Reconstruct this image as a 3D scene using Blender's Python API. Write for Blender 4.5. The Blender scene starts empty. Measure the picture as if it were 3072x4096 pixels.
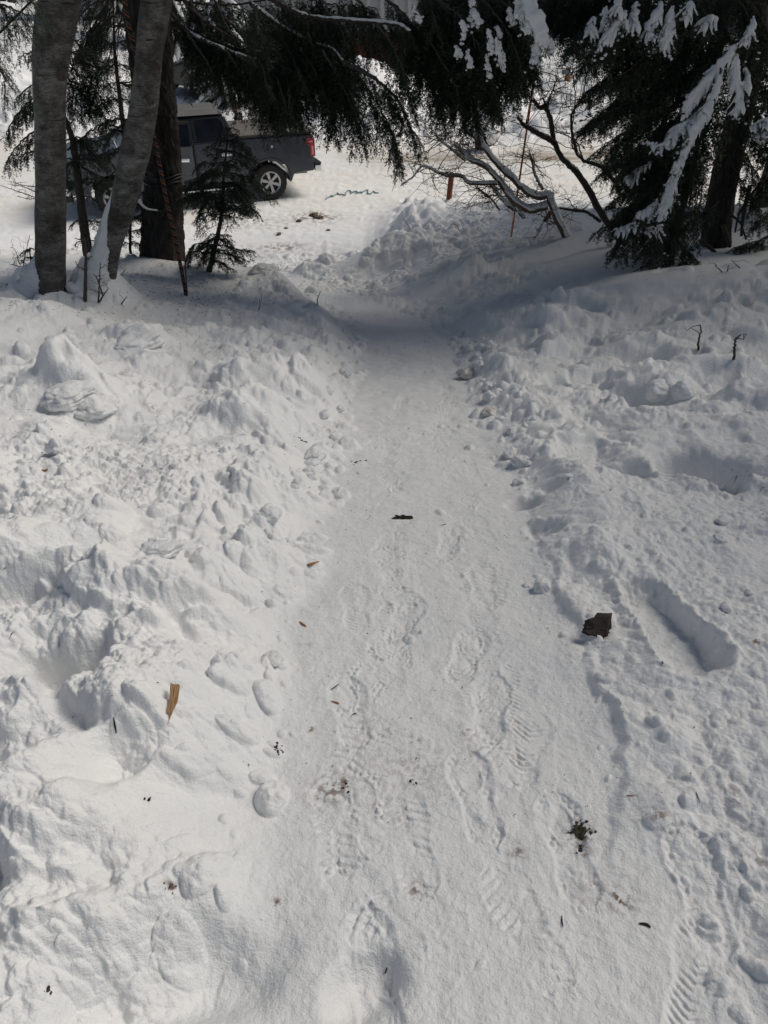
import bpy, bmesh, math, random
import numpy as np
from mathutils import Vector, Matrix
R = math.radians
random.seed(7); rng = np.random.default_rng(7)
sc = bpy.context.scene
COL = sc.collection
# ------------------------------------------------------------ camera
PITCH = 38.7; F = 2840.0; CAMZ = 5.0
cam_d = bpy.data.cameras.new('camera'); cam = bpy.data.objects.new('camera', cam_d); COL.objects.link(cam)
cam.location = (0, 0, CAMZ); cam.rotation_euler = (R(90 - PITCH), 0, 0)
cam_d.sensor_fit = 'VERTICAL'; cam_d.sensor_height = 36; cam_d.lens = 36 * F / 4096
cam_d.clip_start = 0.05; cam_d.clip_end = 2000
sc.camera = cam
# ------------------------------------------------------------ sky, sun, exposure
SUN_EL, SUN_AZ = 46.0, 66.0          # azimuth measured from +Y (ahead) towards +X (right)
world = bpy.data.worlds.new('World'); sc.world = world; world.use_nodes = True
wn = world.node_tree; wn.nodes.clear()
wo = wn.nodes.new('ShaderNodeOutputWorld'); wb = wn.nodes.new('ShaderNodeBackground')
sky = wn.nodes.new('ShaderNodeTexSky'); sky.sky_type = 'NISHITA'; sky.sun_disc = False
sky.sun_elevation = R(SUN_EL); sky.sun_rotation = R(SUN_AZ); sky.dust_density = 1.2; sky.air_density = 1.0; sky.ozone_density = 0.6
hs = wn.nodes.new('ShaderNodeHueSaturation'); hs.inputs['Saturation'].default_value = 0.85
wn.links.new(sky.outputs[0], hs.inputs['Color']); wn.links.new(hs.outputs[0], wb.inputs['Color'])
wb.inputs['Strength'].default_value = 0.055
wn.links.new(wb.outputs[0], wo.inputs[0])
sl = bpy.data.lights.new('sun', 'SUN'); so = bpy.data.objects.new('sun', sl); COL.objects.link(so)
sl.energy = 2.95; sl.angle = R(30); sl.color = (1.0, 0.93, 0.82)
sd = Vector((math.sin(R(SUN_AZ)) * math.cos(R(SUN_EL)), math.cos(R(SUN_AZ)) * math.cos(R(SUN_EL)), math.sin(R(SUN_EL))))
so.rotation_euler = sd.to_track_quat('Z', 'Y').to_euler(); so.location = (10, 10, 30)
sc.view_settings.view_transform = 'Standard'; sc.view_settings.look = 'None'
sc.view_settings.exposure = -0.18; sc.view_settings.gamma = 1.0
sc.cycles.max_bounces = 6; sc.cycles.diffuse_bounces = 3; sc.cycles.glossy_bounces = 2
sc.cycles.transmission_bounces = 4; sc.cycles.transparent_max_bounces = 4
# ------------------------------------------------------------ numbers
CT, ST = math.cos(R(PITCH)), math.sin(R(PITCH))
def ray(px, py):
    cx = (px - 1536) / F; cy = (2048 - py) / F
    return np.array([cx, CT + cy * ST, -ST + cy * CT])
def at(px, py, Y):
    d = ray(px, py); t = Y / d[1]
    return Vector((d[0] * t, Y, CAMZ + d[2] * t))
def pxm(py, Y):                      # metres per photo pixel at that spot
    d = ray(1536, py); return (Y / d[1]) / F
_perm = {}
def perlin(x, y, seed=0):
    if seed not in _perm:
        r = np.random.default_rng(1000 + seed); a = r.random(1024) * 2 * np.pi
        _perm[seed] = (r.permutation(1024).astype(np.int32), np.cos(a).astype(np.float32), np.sin(a).astype(np.float32))
    p, gx, gy = _perm[seed]
    xf = np.floor(x); yf = np.floor(y)
    xi = xf.astype(np.int32); yi = yf.astype(np.int32)
    fx = (x - xf).astype(np.float32); fy = (y - yf).astype(np.float32)
    u = fx * fx * fx * (fx * (fx * 6 - 15) + 10); v = fy * fy * fy * (fy * (fy * 6 - 15) + 10)
    def g(ix, iy, dx, dy):
        h = p[(p[ix & 1023] + iy) & 1023]
        return gx[h] * dx + gy[h] * dy
    a = g(xi, yi, fx, fy); b = g(xi + 1, yi, fx - 1, fy)
    c = g(xi, yi + 1, fx, fy - 1); d = g(xi + 1, yi + 1, fx - 1, fy - 1)
    return 1.5 * ((a + u * (b - a)) + v * ((c + u * (d - c)) - (a + u * (b - a))))
def sst(e0, e1, x):
    t = np.clip((x - e0) / (e1 - e0), 0, 1); return t * t * (3 - 2 * t)
# ------------------------------------------------------------ materials
def newmat(name):
    m = bpy.data.materials.new(name); m.use_nodes = True; n = m.node_tree
    return m, n, n.nodes['Principled BSDF']
def N(n, t, **k):
    x = n.nodes.new(t)
    for a, b in k.items():
        if a in x.inputs.keys() if hasattr(x, 'inputs') else False: x.inputs[a].default_value = b
        else: setattr(x, a, b)
    return x
def noise_node(n, scale, detail=4, rough=.55, vec=None):
    t = n.nodes.new('ShaderNodeTexNoise'); t.inputs['Scale'].default_value = scale
    t.inputs['Detail'].default_value = detail; t.inputs['Roughness'].default_value = rough
    if vec is not None: n.links.new(vec, t.inputs['Vector'])
    return t
def ramp(n, src, stops):
    r = n.nodes.new('ShaderNodeValToRGB'); e = r.color_ramp.elements
    while len(e) > 1: e.remove(e[-1])
    e[0].position = stops[0][0]; e[0].color = (*stops[0][1], 1)
    for p, c in stops[1:]:
        q = e.new(p); q.color = (*c, 1)
    n.links.new(src, r.inputs[0]); return r
def bump(n, b, src, dist, strength=1.0):
    q = n.nodes.new('ShaderNodeBump'); q.inputs['Distance'].default_value = dist; q.inputs['Strength'].default_value = strength
    n.links.new(src, q.inputs['Height']); n.links.new(q.outputs[0], b.inputs['Normal']); return q
def plain(name, col, rough=.6, metal=0, var=.25, scale=20, bmp=0, coat=0):
    m, n, b = newmat(name)
    tc = n.nodes.new('ShaderNodeTexCoord')
    t = noise_node(n, scale, 4, .6, tc.outputs['Object'])
    lo = tuple(c * (1 - var) for c in col); hi = tuple(min(1, c * (1 + var)) for c in col)
    r = ramp(n, t.outputs[0], [(.3, lo), (.7, hi)]); n.links.new(r.outputs[0], b.inputs['Base Color'])
    b.inputs['Roughness'].default_value = rough; b.inputs['Metallic'].default_value = metal
    b.inputs['Coat Weight'].default_value = coat
    if bmp: bump(n, b, t.outputs[0], bmp)
    return m
def snow_mat(name, ground=False):
    m, n, b = newmat(name)
    tc = n.nodes.new('ShaderNodeTexCoord'); g = n.nodes.new('ShaderNodeNewGeometry')
    pos = g.outputs['Position'] if ground else tc.outputs['Object']
    t1 = noise_node(n, 2.3, 4, .6, pos)
    base = ramp(n, t1.outputs[0], [(.3, (.77, .785, .80)), (.7, (.83, .835, .835))])
    col = base.outputs[0]
    if ground:
        for att, c in (('far_lit', (.92, .93, .94)), ('tan', (.88, .85, .80)), ('mud', (.42, .37, .30)), ('dirt', (.16, .10, .075))):
            a = n.nodes.new('ShaderNodeAttribute'); a.attribute_name = att
            mx = n.nodes.new('ShaderNodeMix'); mx.data_type = 'RGBA'; mx.inputs['B'].default_value = (*c, 1)
            n.links.new(a.outputs['Fac'], mx.inputs['Factor']); n.links.new(col, mx.inputs['A']); col = mx.outputs['Result']
    n.links.new(col, b.inputs['Base Color'])
    b.inputs['Roughness'].default_value = .75
    b.inputs['Specular IOR Level'].default_value = .25
    b.inputs['Subsurface Weight'].default_value = 0
    b.inputs['Subsurface Radius'].default_value = (.030, .034, .040); b.inputs['Subsurface Scale'].default_value = .4
    t2 = noise_node(n, 190, 3, .65, pos); t3 = noise_node(n, 55, 4, .6, pos)
    ad = n.nodes.new('ShaderNodeMath'); ad.operation = 'MULTIPLY_ADD'; ad.inputs[1].default_value = 2.2
    n.links.new(t3.outputs[0], ad.inputs[0]); n.links.new(t2.outputs[0], ad.inputs[2])
    bump(n, b, ad.outputs[0], .0035, .8)
    return m
M = {}
M['ground'] = snow_mat('ground_snow', True); M['snow'] = snow_mat('loose_snow')
# ------------------------------------------------------------ object helpers
def tag(o, label=None, cat=None, group=None, kind=None):
    if label: o['label'] = label
    if cat: o['category'] = cat
    if group: o['group'] = group
    if kind: o['kind'] = kind
    return o
def thing(name, loc, label, cat, group=None):
    o = bpy.data.objects.new(name, None); COL.objects.link(o); o.location = loc
    o.empty_display_size = .1
    return tag(o, label, cat, group)
def meshobj(name, verts, faces, mat, parent=None, smooth=True, mats=None):
    me = bpy.data.meshes.new(name)
    verts = np.asarray(verts, dtype=np.float32)
    if parent is not None: verts = verts - np.array(parent.matrix_world.translation if False else parent.location, dtype=np.float32)
    if isinstance(faces, np.ndarray):
        k = faces.shape[1]; nf = len(faces)
        me.vertices.add(len(verts)); me.vertices.foreach_set('co', verts.ravel())
        me.loops.add(nf * k); me.loops.foreach_set('vertex_index', faces.astype(np.int32).ravel())
        me.polygons.add(nf); me.polygons.foreach_set('loop_start', np.arange(0, nf * k, k, dtype=np.int32))
        me.update(calc_edges=True)
    else:
        me.from_pydata([tuple(map(float, v)) for v in verts], [], faces); me.update()
    if smooth: me.polygons.foreach_set('use_smooth', np.ones(len(me.polygons), dtype=bool))
    for mm in (mats or [mat]): me.materials.append(mm)
    o = bpy.data.objects.new(name, me); COL.objects.link(o)
    if parent is not None: o.parent = parent
    return o
# ------------------------------------------------------------ the lie of the land
PATH = np.array([(.17, -2), (.17, 1.0), (.18, 2.5), (.28, 6.7), (.15, 8.4), (-.45, 10.2), (-1.5, 12), (-2.5, 13.6), (-3, 15)])
XC = np.array([-60, -14, -6, -3, -1.1, -.2, .7, 1.6, 3, 6, 14, 60], float)
TAB = [  # y,      -60  -14   -6   -3  -1.1  -.2   .7   1.6   3    6    14   60
 (-6,   [4.4, 4.4, 4.4, 4.4, 4.4, 4.4, 4.4, 4.4, 4.4, 4.4, 4.4, 4.4]),
 (0,    [3.6, 3.6, 3.6, 3.62,3.6, 3.5, 3.45,3.46,3.5, 3.5, 3.5, 3.5]),
 (1.0,  [3.5, 3.5, 3.5, 3.5, 3.44,3.32,3.28,3.32,3.34,3.4, 3.4, 3.4]),
 (2.0,  [3.4, 3.4, 3.4, 3.38,3.30,3.12,3.08,3.12,3.18,3.2, 3.3, 3.3]),
 (4.0,  [3.0, 3.0, 3.0, 2.94,2.78,2.58,2.58,2.64,2.78,2.85,2.9, 2.9]),
 (5.2,  [2.75,2.75,2.75,2.68,2.45,2.24,2.26,2.34,2.50,2.65,2.7, 2.7]),
 (7.0,  [2.1, 2.1, 2.1, 2.10,1.94,1.76,1.80,1.92,2.15,2.4, 2.4, 2.4]),
 (8.5,  [1.6, 1.7, 1.75,1.75,1.60,1.40,1.42,1.60,1.90,2.0, 2.0, 2.0]),
 (10.0, [1.1, 1.3, 1.45,1.50,1.40,1.10,1.15,1.35,1.75,1.8, 1.8, 1.8]),
 (11.6, [.6,  .8,  1.1, 1.18,1.0, .85, .95, 1.10,1.50,1.6, 1.6, 1.6]),
 (13.0, [.2,  .3,  .5,  .50, .55, .72, .74, .95, 1.25,1.4, 1.4, 1.4]),
 (14.0, [.05, .1,  .1,  .06, .02, .06, .62, .86, .98, 1.1, 1.1, 1.1]),
 (15.6, [0,   0,   0,   0,   0,   0,   .72, .80, .72, .55,  .6,  .6]),
 (17.0, [0,   0,   0,   0,   0,   0,   .30, .42, .32, .1,  .2,  .2]),
 (19.0, [0]*12), (24.5, [0]*12),
 (26.5, [.3,  .3,  0,   .0,  .3,  .5,  .2,  .1,  .1,  .35, .6,  .6]),
 (28.5, [1.2, 1.1, .1,   .8,  1.7, 1.7, 1.2, .7,  .6,  .8,  1.0, 1.0]),
 (31.0, [1.7, 1.5, .1,   .8,  1.6, 1.5, .9,  .8,  .8,  1.0, 1.4, 1.4]),
 (36.0, [1.9, 1.7, .1,   .4,  .6,  .6,  .7,  .9,  1.2, 1.6, 1.5, 1.5]),
 (44.0, [2.4, 2.0, .5,  .4,  .6,  .6,  .8,  1.0, 1.5, 1.9, 1.9, 1.9]),
 (60.0, [3.5, 3.0, 2.5, 1.5, 1.5, 1.5, 1.5, 1.8, 2.0, 2.4, 2.6, 2.6]),
 (110., [9.0]*12), (260., [26.]*12)]
YC = np.array([t[0] for t in TAB], float); ZT = np.array([t[1] for t in TAB], float)
def table(x, y):
    out = 0
    for oy, ox, w in ((0, 0, .3), (.35, .2, .175), (-.35, -.2, .175), (.3, -.25, .175), (-.3, .25, .175)):
        yy = np.clip(y + oy, YC[0], YC[-1] - .001); xx = np.clip(x + ox, -59.9, 59.9)
        j = np.clip(np.searchsorted(YC, yy) - 1, 0, len(YC) - 2); i = np.clip(np.searchsorted(XC, xx) - 1, 0, len(XC) - 2)
        ty = (yy - YC[j]) / (YC[j + 1] - YC[j]); tx = (xx - XC[i]) / (XC[i + 1] - XC[i])
        ty = ty * ty * (3 - 2 * ty) * .5 + ty * .5
        a = ZT[j, i] * (1 - tx) + ZT[j, i + 1] * tx; b = ZT[j + 1, i] * (1 - tx) + ZT[j + 1, i + 1] * tx
        out = out + w * (a * (1 - ty) + b * ty)
    return out
ZPY = [-6, 0, 1, 2, 4, 5.2, 6.7, 8.5, 10, 11.6, 13, 14, 15]; ZPZ = [4.35, 3.42, 3.24, 3.02, 2.5, 2.18, 1.74, 1.26, .88, .50, .2, .03, 0]
def pathdist(x, y):
    d = np.full(x.shape, 9.0); side = np.zeros(x.shape)
    cx = np.interp(y, PATH[:, 1], PATH[:, 0]); sl_ = np.interp(y, PATH[:, 1], np.gradient(PATH[:, 0], PATH[:, 1]))
    return (x - cx) / np.sqrt(1 + sl_ ** 2)        # signed, + is to the right
# grid: fine near the viewer, coarse far off
_y = np.concatenate([np.linspace(-1.2, 0, 60), np.linspace(.001, 130, 60000)])
_z = np.interp(_y, [-6, 0, 2, 4, 7, 10, 13.5, 16, 25, 28, 40, 60, 110], [4.4, 3.45, 3.12, 2.65, 1.85, 1.3, .25, 0, 0, .5, 1, 2, 3])
_a = np.arctan2(CAMZ - _z, _y)
ang = np.concatenate([np.linspace(R(118), R(79), 60, endpoint=False), np.linspace(R(79), _a.min(), 1260)])
yr = np.interp(-ang, -_a, _y)
yr = np.concatenate([yr, np.linspace(10.5, 14.6, 190)])
yr = np.sort(yr); yr = yr[np.concatenate([[True], np.diff(yr) > 1e-4])]
yr = np.concatenate([[-6, -4, -2.5, -1.6], yr[yr > -1.2], [yr[-1] * 1.15, 200, 255]])
yr = yr[np.concatenate([[True], np.diff(yr) > 1e-4])]
NU = 1000
u_in = np.linspace(-1, 1, NU)
u_out = 1 + np.cumsum(np.geomspace(.004, 4, 34))
uu = np.concatenate([-u_out[::-1], u_in, u_out])
hw = .75 + .62 * np.maximum(yr, 0)
Xg = uu[None, :] * hw[:, None]; Yg = np.repeat(yr[:, None], len(uu), 1)
NR, NC = Xg.shape
print('grid', NR, NC, 'y', yr[0], yr[-1])
sp = np.maximum(np.gradient(yr), hw * 2 / NU)      # spacing per row
pd = pathdist(Xg, Yg)
wig = .10 * perlin(Yg * 1.7, Xg * .4, 3) + .04 * perlin(Yg * 6, Xg * 2, 4)
hwid = np.interp(Yg, [-6, 0, 6, 9, 13, 15], [.44, .42, .42, .5, .8, 1.2])
inpath = 1 - sst(0, np.interp(Yg, [0, 6, 9.5, 12], [.34, .42, .7, 1.5]), np.abs(pd) - hwid - wig)
inpath = inpath * (1 - sst(13.6, 14.6, Yg))
Z = table(Xg, Yg)
zp = np.interp(Yg, ZPY, ZPZ); Z = Z * (1 - inpath) + zp * inpath
road = sst(13.8, 15.2, Yg - 4.0 * sst(-.15, .5, Xg)) * (1 - sst(24.5, 26.5, Yg + 4 * sst(0, 6, -Xg - 30))) 
road = np.maximum(road, sst(14.5, 16, Yg) * (1 - sst(36, 42, Yg)) * sst(3.5, 5, -Xg) * (1 - sst(8.0, 9.5, -Xg) * sst(25, 26.5, Yg)))
smoothR = sst(1.7, 2.8, Xg) * sst(6.7, 7.6, Yg) * (1 - sst(12.5, 13.5, Yg))     # drifts under the right-hand tree
smoothL = sst(1.2, 1.9, -Xg) * sst(5.4, 6.2, Yg) * (1 - sst(12, 13, Yg))
bank = (1 - inpath) * (1 - road)
rough = bank * (1 - .86 * smoothR) * (1 - .8 * smoothL)
patch = perlin(Xg * .55 + 7, Yg * .55, 9)
rough = rough * (.38 + .62 * sst(-.35, .25, patch)) 
rough = np.maximum(rough, .9 * bank * (1 - sst(.0, .30, np.abs(np.abs(pd) - .55) - .08)) * (Yg < 10))
rough = np.maximum(rough, bank * sst(11.2, 12, Yg) * (1 - sst(2, 3, Xg)))
def octave(wl, seed, fn=None, ay=1.0, ax=1.0):
    jm = NR if sp[-1] * 2.2 < wl else int(np.searchsorted(sp[60:], wl / 2.0)) + 60
    o = np.zeros((NR, NC), np.float32)
    q = perlin(Xg[:jm] * ax / wl + seed * 3.7, Yg[:jm] * ay / wl + seed * 1.3, seed)
    o[:jm] = q if fn is None else fn(q)
    return o
w1 = octave(.35, 11) * .06 + octave(.12, 12) * .02; w2 = octave(.35, 13) * .06 + octave(.12, 14) * .02
Xw = Xg + w1; Yw = Yg + w2
Z += bank * .05 * octave(1.6, 21) + bank * (1 - smoothR) * .06 * octave(.75, 22) + .10 * octave(5, 23) * (bank > .5) * sst(15, 25, Yg)
Xs, Ys = Xg, Yg
Xg, Yg = Xw, Yw
for wl, am, s in ((.55, .085, 31), (.29, .050, 32), (.15, .027, 33), (.08, .0135, 34), (.042, .0065, 35), (.02, .0028, 36)):
    Z += rough * am * (octave(wl, s, np.abs) - .22)
big = sst(14, 24, Ys) * bank
for wl, am, s in ((2.4, .35, 41), (1.1, .16, 42), (.5, .06, 43)): Z += big * am * (octave(wl, s, np.abs) - .2)
Xg, Yg = Xs, Ys
# crumbled blocks: cells with their own height and creased edges
def worley(x, y, seed):
    r = np.random.default_rng(500 + seed); px_ = r.random(4096).astype(np.float32); py_ = r.random(4096).astype(np.float32); ph_ = r.random(4096).astype(np.float32); pm = r.permutation(4096)
    xi = np.floor(x).astype(np.int32); yi = np.floor(y).astype(np.int32)
    f1 = np.full(x.shape, 9., np.float32); f2 = f1.copy(); hh = np.zeros(x.shape, np.float32)
    for a in (-1, 0, 1):
        for b in (-1, 0, 1):
            k = pm[(pm[(xi + a) & 4095] + yi + b) & 4095]
            d = np.hypot(xi + a + px_[k] - x, yi + b + py_[k] - y).astype(np.float32)
            m1 = d < f1; f2 = np.where(m1, f1, np.minimum(f2, d)); hh = np.where(m1, ph_[k], hh); f1 = np.where(m1, d, f1)
    return f1, f2, hh
def blocks(wl, seed, amp, mask, cut=.45):
    jm = NR if sp[-1] * 3 < wl else int(np.searchsorted(sp[60:], wl / 3.0)) + 60
    f1, f2, hh = worley((Xs[:jm] + w1[:jm] * .9 + .25 * wl * perlin(Xs[:jm] / wl * 2, Ys[:jm] / wl * 2, seed)) / wl, (Ys[:jm] + w2[:jm] * .9 + .25 * wl * perlin(Xs[:jm] / wl * 2 + 9, Ys[:jm] / wl * 2, seed + 1)) / wl, seed)
    up = np.clip((hh - cut) / (1 - cut), 0, 1)
    Z[:jm] += amp * mask[:jm] * (up > 0) * (.35 + .65 * up) * sst(0, .30, f2 - f1) * np.sqrt(np.clip(1 - (f1 / 1.05) ** 2, 0, 1))
rough = np.maximum(rough, .30 * inpath * sst(7.2, 9.5, Ys) * (1 - road))
rough = rough * (1 - .55 * sst(.3, .7, pd) * (1 - sst(3.2, 4.6, Ys))) * (1 - .35 * sst(2.0, 3.4, Xs) * sst(4, 6, Ys))
rough = np.maximum(rough, .85 * bank * sst(.42, .6, -Xs + .1) * (1 - sst(2.4, 3.6, Ys)))
cr = rough * sst(-.15, .3, perlin(Xs * .9 + 3, Ys * .9, 93))
blocks(.55, 104, .10, cr, .5); blocks(.34, 94, .075, cr, .55); blocks(.17, 96, .036, rough * sst(-.3, .3, perlin(Xs * 1.6, Ys * 1.6, 95)), .5); blocks(.085, 98, .014, rough * sst(-.2, .3, perlin(Xs * 2.2 + 5, Ys * 2.2, 97)), .45); blocks(.04, 100, .006, rough, .5)
Z += bank * (1 - .7 * smoothR) * (1 + .6 * (Xs < -.4) * (1 - sst(2.5, 4, Ys))) * sst(-.5, .1, perlin(Xs * 1.3 + 2, Ys * 1.3, 106)) * (.012 * octave(.075, 107, np.abs) + .010 * octave(.045, 108, np.abs) + .005 * octave(.022, 109, np.abs)) * (1 - .5 * sst(4, 8, Ys))
# soft grain everywhere and streaks down the trodden path
Z += .0040 * octave(.09, 51) + .0022 * octave(.035, 52) + .0011 * octave(.014, 53)
Z += inpath * (.35 + .65 * sst(2.2, 4.5, Ys)) * (.014 * octave(.42, 54) + .0085 * octave(.22, 55, np.abs, ay=1.5) + .006 * octave(.1, 57, np.abs) + .005 * octave(.10, 56, ay=2.4, ax=.7))
rr_ = .55 + .45 * sst(-.3, .3, perlin(Xs * .7, Ys * .5, 64))
Z += road * rr_ * (.035 * octave(1.3, 61, ay=2.2, ax=.5) + .030 * octave(.5, 62, np.abs, ay=1.5, ax=.8) + .024 * octave(.24, 65, np.abs) + .018 * octave(.12, 63, np.abs))
XF, YF = Xg + w1, Yg + w2
def window(x, y, r):
    j0 = np.searchsorted(yr, y - r); j1 = np.searchsorted(yr, y + r)
    if j1 <= j0: return None
    a = min(((x - r) / hw[j0]), ((x - r) / hw[j1 - 1])); b = max(((x + r) / hw[j0]), ((x + r) / hw[j1 - 1]))
    i0 = np.searchsorted(uu, a); i1 = np.searchsorted(uu, b)
    if i1 <= i0: return None
    return slice(j0, j1), slice(i0, i1)
clod = np.zeros_like(Z)
def splat(x, y, r, h, k=1.0, warp=.6, rot=0, asp=1.0):
    w = window(x, y, r * 1.7 + .09)
    if w is None: return
    dx = Xg[w] + (w1[w]) * warp - x; dy = Yg[w] + (w2[w]) * warp - y
    c, s = math.cos(rot), math.sin(rot)
    q = ((dx * c + dy * s) / (r * asp)) ** 2 + ((-dx * s + dy * c) / r) ** 2
    cap = h * np.clip(1 - q, 0, None) ** (.55 * k)
    clod[w] = np.maximum(clod[w], cap)
def lump(x, y, r, h, rot=0, asp=1., p=1.0):
    w = window(x, y, r * asp * 2.4)
    if w is None: return
    dx = Xg[w] + w1[w] * .8 - x; dy = Yg[w] + w2[w] * .8 - y; c, s = math.cos(rot), math.sin(rot)
    q = ((dx * c + dy * s) / (r * asp)) ** 2 + ((-dx * s + dy * c) / r) ** 2
    Z[w] += h * np.exp(-q ** p * 1.2)
def gz(x, y):
    j = int(np.clip(np.searchsorted(yr, y) - 1, 0, NR - 2)); t = (y - yr[j]) / (yr[j + 1] - yr[j])
    def r_(jj):
        u = x / hw[jj]; i = int(np.clip(np.searchsorted(uu, u) - 1, 0, NC - 2)); s = (u - uu[i]) / (uu[i + 1] - uu[i])
        return Z[jj, i] * (1 - s) + Z[jj, i + 1] * s
    return float(r_(j) * (1 - t) + r_(j + 1) * t)
def hit(px, py, lift=0):
    d = ray(px, py); t = 1.0; prev = 1.0
    while t < 150:
        if CAMZ + d[2] * t < gz(d[0] * t, d[1] * t): break
        prev = t; t *= 1.01
    a, b = prev, t
    for _ in range(18):
        m_ = (a + b) / 2
        if CAMZ + d[2] * m_ < gz(d[0] * m_, d[1] * m_): b = m_
        else: a = m_
    return Vector((d[0] * b, d[1] * b, CAMZ + d[2] * b + lift))
# shaped features, placed where they lie on the ground
def L(px, py, r, h, rot=0, asp=1., p=1.):
    v = hit(px, py); lump(v.x, v.y, r, h, rot, asp, p)
L(330, 2330, .11, .07, .1, 1.6, 1.6); L(620, 2320, .12, .08, -.2, 1.5, 1.6); L(860, 2450, .07, .04, 0, 1.3); L(700, 2250, .09, .05)
L(250, 2610, .085, -.17, .15, 1.25, 2.2); L(420, 2560, .05, -.06); L(190, 2660, .055, -.13, .2, 1.4, 2.4); L(330, 2440, .09, .06, .1, 1.6, 1.6)
L(640, 2830, .17, .10, 1.2, 1.2, 1.6); L(300, 3200, .13, .09, 1.2, 1.4, 1.8); L(110, 3130, .10, .05); L(480, 3010, .05, -.09, 1.2, 2.0, 1.6)
L(760, 3080, .06, .035, .3, 1.5, 2); L(130, 3400, .055, .05, 0, 1.3, 2); L(740, 3520, .06, .05, .3, 1.4, 1.6)
L(560, 3560, .05, -.045, 1., 2.2); L(700, 3850, .10, -.11, .25, 2.0, 1.6); L(250, 3960, .10, -.08, -.3, 1.8, 1.6); L(120, 3760, .07, .05, 0, 1.4)
L(60, 2200, .16, .10, .1, 1.4, 1.6); L(440, 2050, .10, .05, 0, 1.5); L(1010, 1960, .07, .06, 1, 1.4, 2); L(1090, 2080, .06, .05, .8, 1.2, 2)
L(330, 1590, .15, .16, -.5, 1.4, 2.2); L(560, 1360, .20, .13, 0, 1.3, 2.4); L(1000, 1640, .26, .14, 0, 1.1, 2.0); L(1050, 1500, .2, .12, .2, 1.6, 1.8)
L(200, 1500, .3, .12, .1, 2.0, 1.6); L(760, 1500, .25, -.08, .1, 1.5); L(640, 1730, .3, -.07, .1, 2.)
L(2830, 1880, .17, -.20, -.7, 1.5, 2.2); L(2500, 1850, .11, -.13, -.2, 1.5, 2); L(2380, 1510, .16, -.16, 0, 1.3, 2); L(2770, 1530, .3, .15, 0, 1.5, 2.2)
L(2116, 2014, .06, -.09, 0, 1.3, 2); L(2190, 2110, .06, -.07, -.6, 1.4, 2); L(2200, 1960, .05, -.04, 0, 1.5); L(2660, 1560, .12, .10, 0, 1, 2)
L(3000, 1620, .18, .13, 0, 1.2, 2); L(2300, 1290, .35, .12, .3, 1.5, 2); L(2100, 1330, .3, .1, -.2, 1.3); L(1930, 1480, .12, .10, -.6, 1.8, 2)
L(1500, 3930, .085, -.060, .2, .9, 2.0)
for q in range(70):                                  # post-holes and heaps over the right-hand bank
    x = rng.uniform(1.0, 5.5); y = rng.uniform(2.6, 8.2)
    lump(x, y, rng.uniform(.06, .16), rng.choice([-1, 1]) * rng.uniform(.03, .11), rng.uniform(0, 3), rng.uniform(1, 1.8), 2.0)
for q in range(60):
    x = rng.uniform(-4.2, -.5); y = rng.uniform(1.2, 5.6)
    lump(x, y, rng.uniform(.06, .17), rng.choice([-.7, 1]) * rng.uniform(.02, .07), rng.uniform(-.6, .6), rng.uniform(1, 2.2), 1.8)
# clods
for q in range(3300):
    y = 14.0 * rng.random() ** .75; side = rng.random()
    hwl = .75 + .6 * y
    if side < .38:                                   # spilled along both shoulders of the path
        c = np.interp(y, PATH[:, 1], PATH[:, 0]); x = c + rng.choice([-1, 1]) * (.45 + abs(rng.normal(0, .16)))
    else: x = rng.uniform(-hwl, hwl)
    if smoothR[np.clip(np.searchsorted(yr, y), 0, NR - 1), np.clip(np.searchsorted(uu, x / hwl), 0, NC - 1)] > .3 and rng.random() < .9: continue
    p_in = abs(x - np.interp(y, PATH[:, 1], PATH[:, 0])) < .42
    if p_in and rng.random() < .85: continue
    r = .010 + .042 * rng.random() ** 3.0 + .004 * y * rng.random(); r = min(r, .10)
    if x > .5 and y < 3.6: r *= .55
    if p_in: r *= .5
    splat(x, y, r, r * rng.uniform(.45, .95), 1.0, rng.uniform(.3, .9), rng.uniform(0, 3), rng.uniform(1, 1.6))
lump(-.35, 12.75, .62, .26, 0, 1.7, 1.6); lump(.9, 12.5, .5, .16, .3, 1.5, 1.6); lump(-1.25, 12.95, .3, .16, .2, 1.3, 1.8); lump(.2, 13.1, .3, .12, 0, 1.2, 2)
for q in range(420):                                 # the plough's heap where the path meets the road
    x = rng.uniform(-1.6, 3.2); y = rng.uniform(11.0, 15.6)
    r = .025 + .15 * rng.random() ** 3
    splat(x, y, r, r * rng.uniform(.3, .8), 1, 1.6, rng.uniform(0, 3), rng.uniform(1, 1.5))
for q in range(700):
    x = rng.uniform(-8, 20); y = rng.uniform(25.5, 36)
    if abs(x + 7) < 2 and y > 28: continue
    r = .06 + .28 * rng.random() ** 2
    splat(x, y, r, r * rng.uniform(.4, .8), 1, 1.2, rng.uniform(0, 3), rng.uniform(1, 1.6))
for q in range(160):
    x = rng.uniform(-7, 6); y = rng.uniform(13.5, 18); r = .02 + .04 * rng.random() ** 2
    splat(x, y, r, r * .8, 1, .8)
clod *= (1 + .35 * octave(.05, 71) + .2 * octave(.02, 72))
Z += clod * (1 - .6 * (road * (Ys < 24)))
# broken edge on the right of the path, a shovel-cut step
e = hit(2440, 2980); f_ = hit(2300, 2560); g_ = hit(2390, 3520)
ex = np.interp(Yg, [g_.y, e.y, f_.y, 3.2], [g_.x, e.x, f_.x, f_.x + .02]) + .035 * octave(.22, 75) + .014 * octave(.06, 73)
Z += (.022 + .025 * octave(.3, 74)) * sst(0, .035, Xg - ex) * (1 - sst(.10, .42, Xg - ex)) * sst(g_.y - .02, g_.y + .2, Yg) * (1 - sst(2.2, 2.9, Yg))
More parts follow.
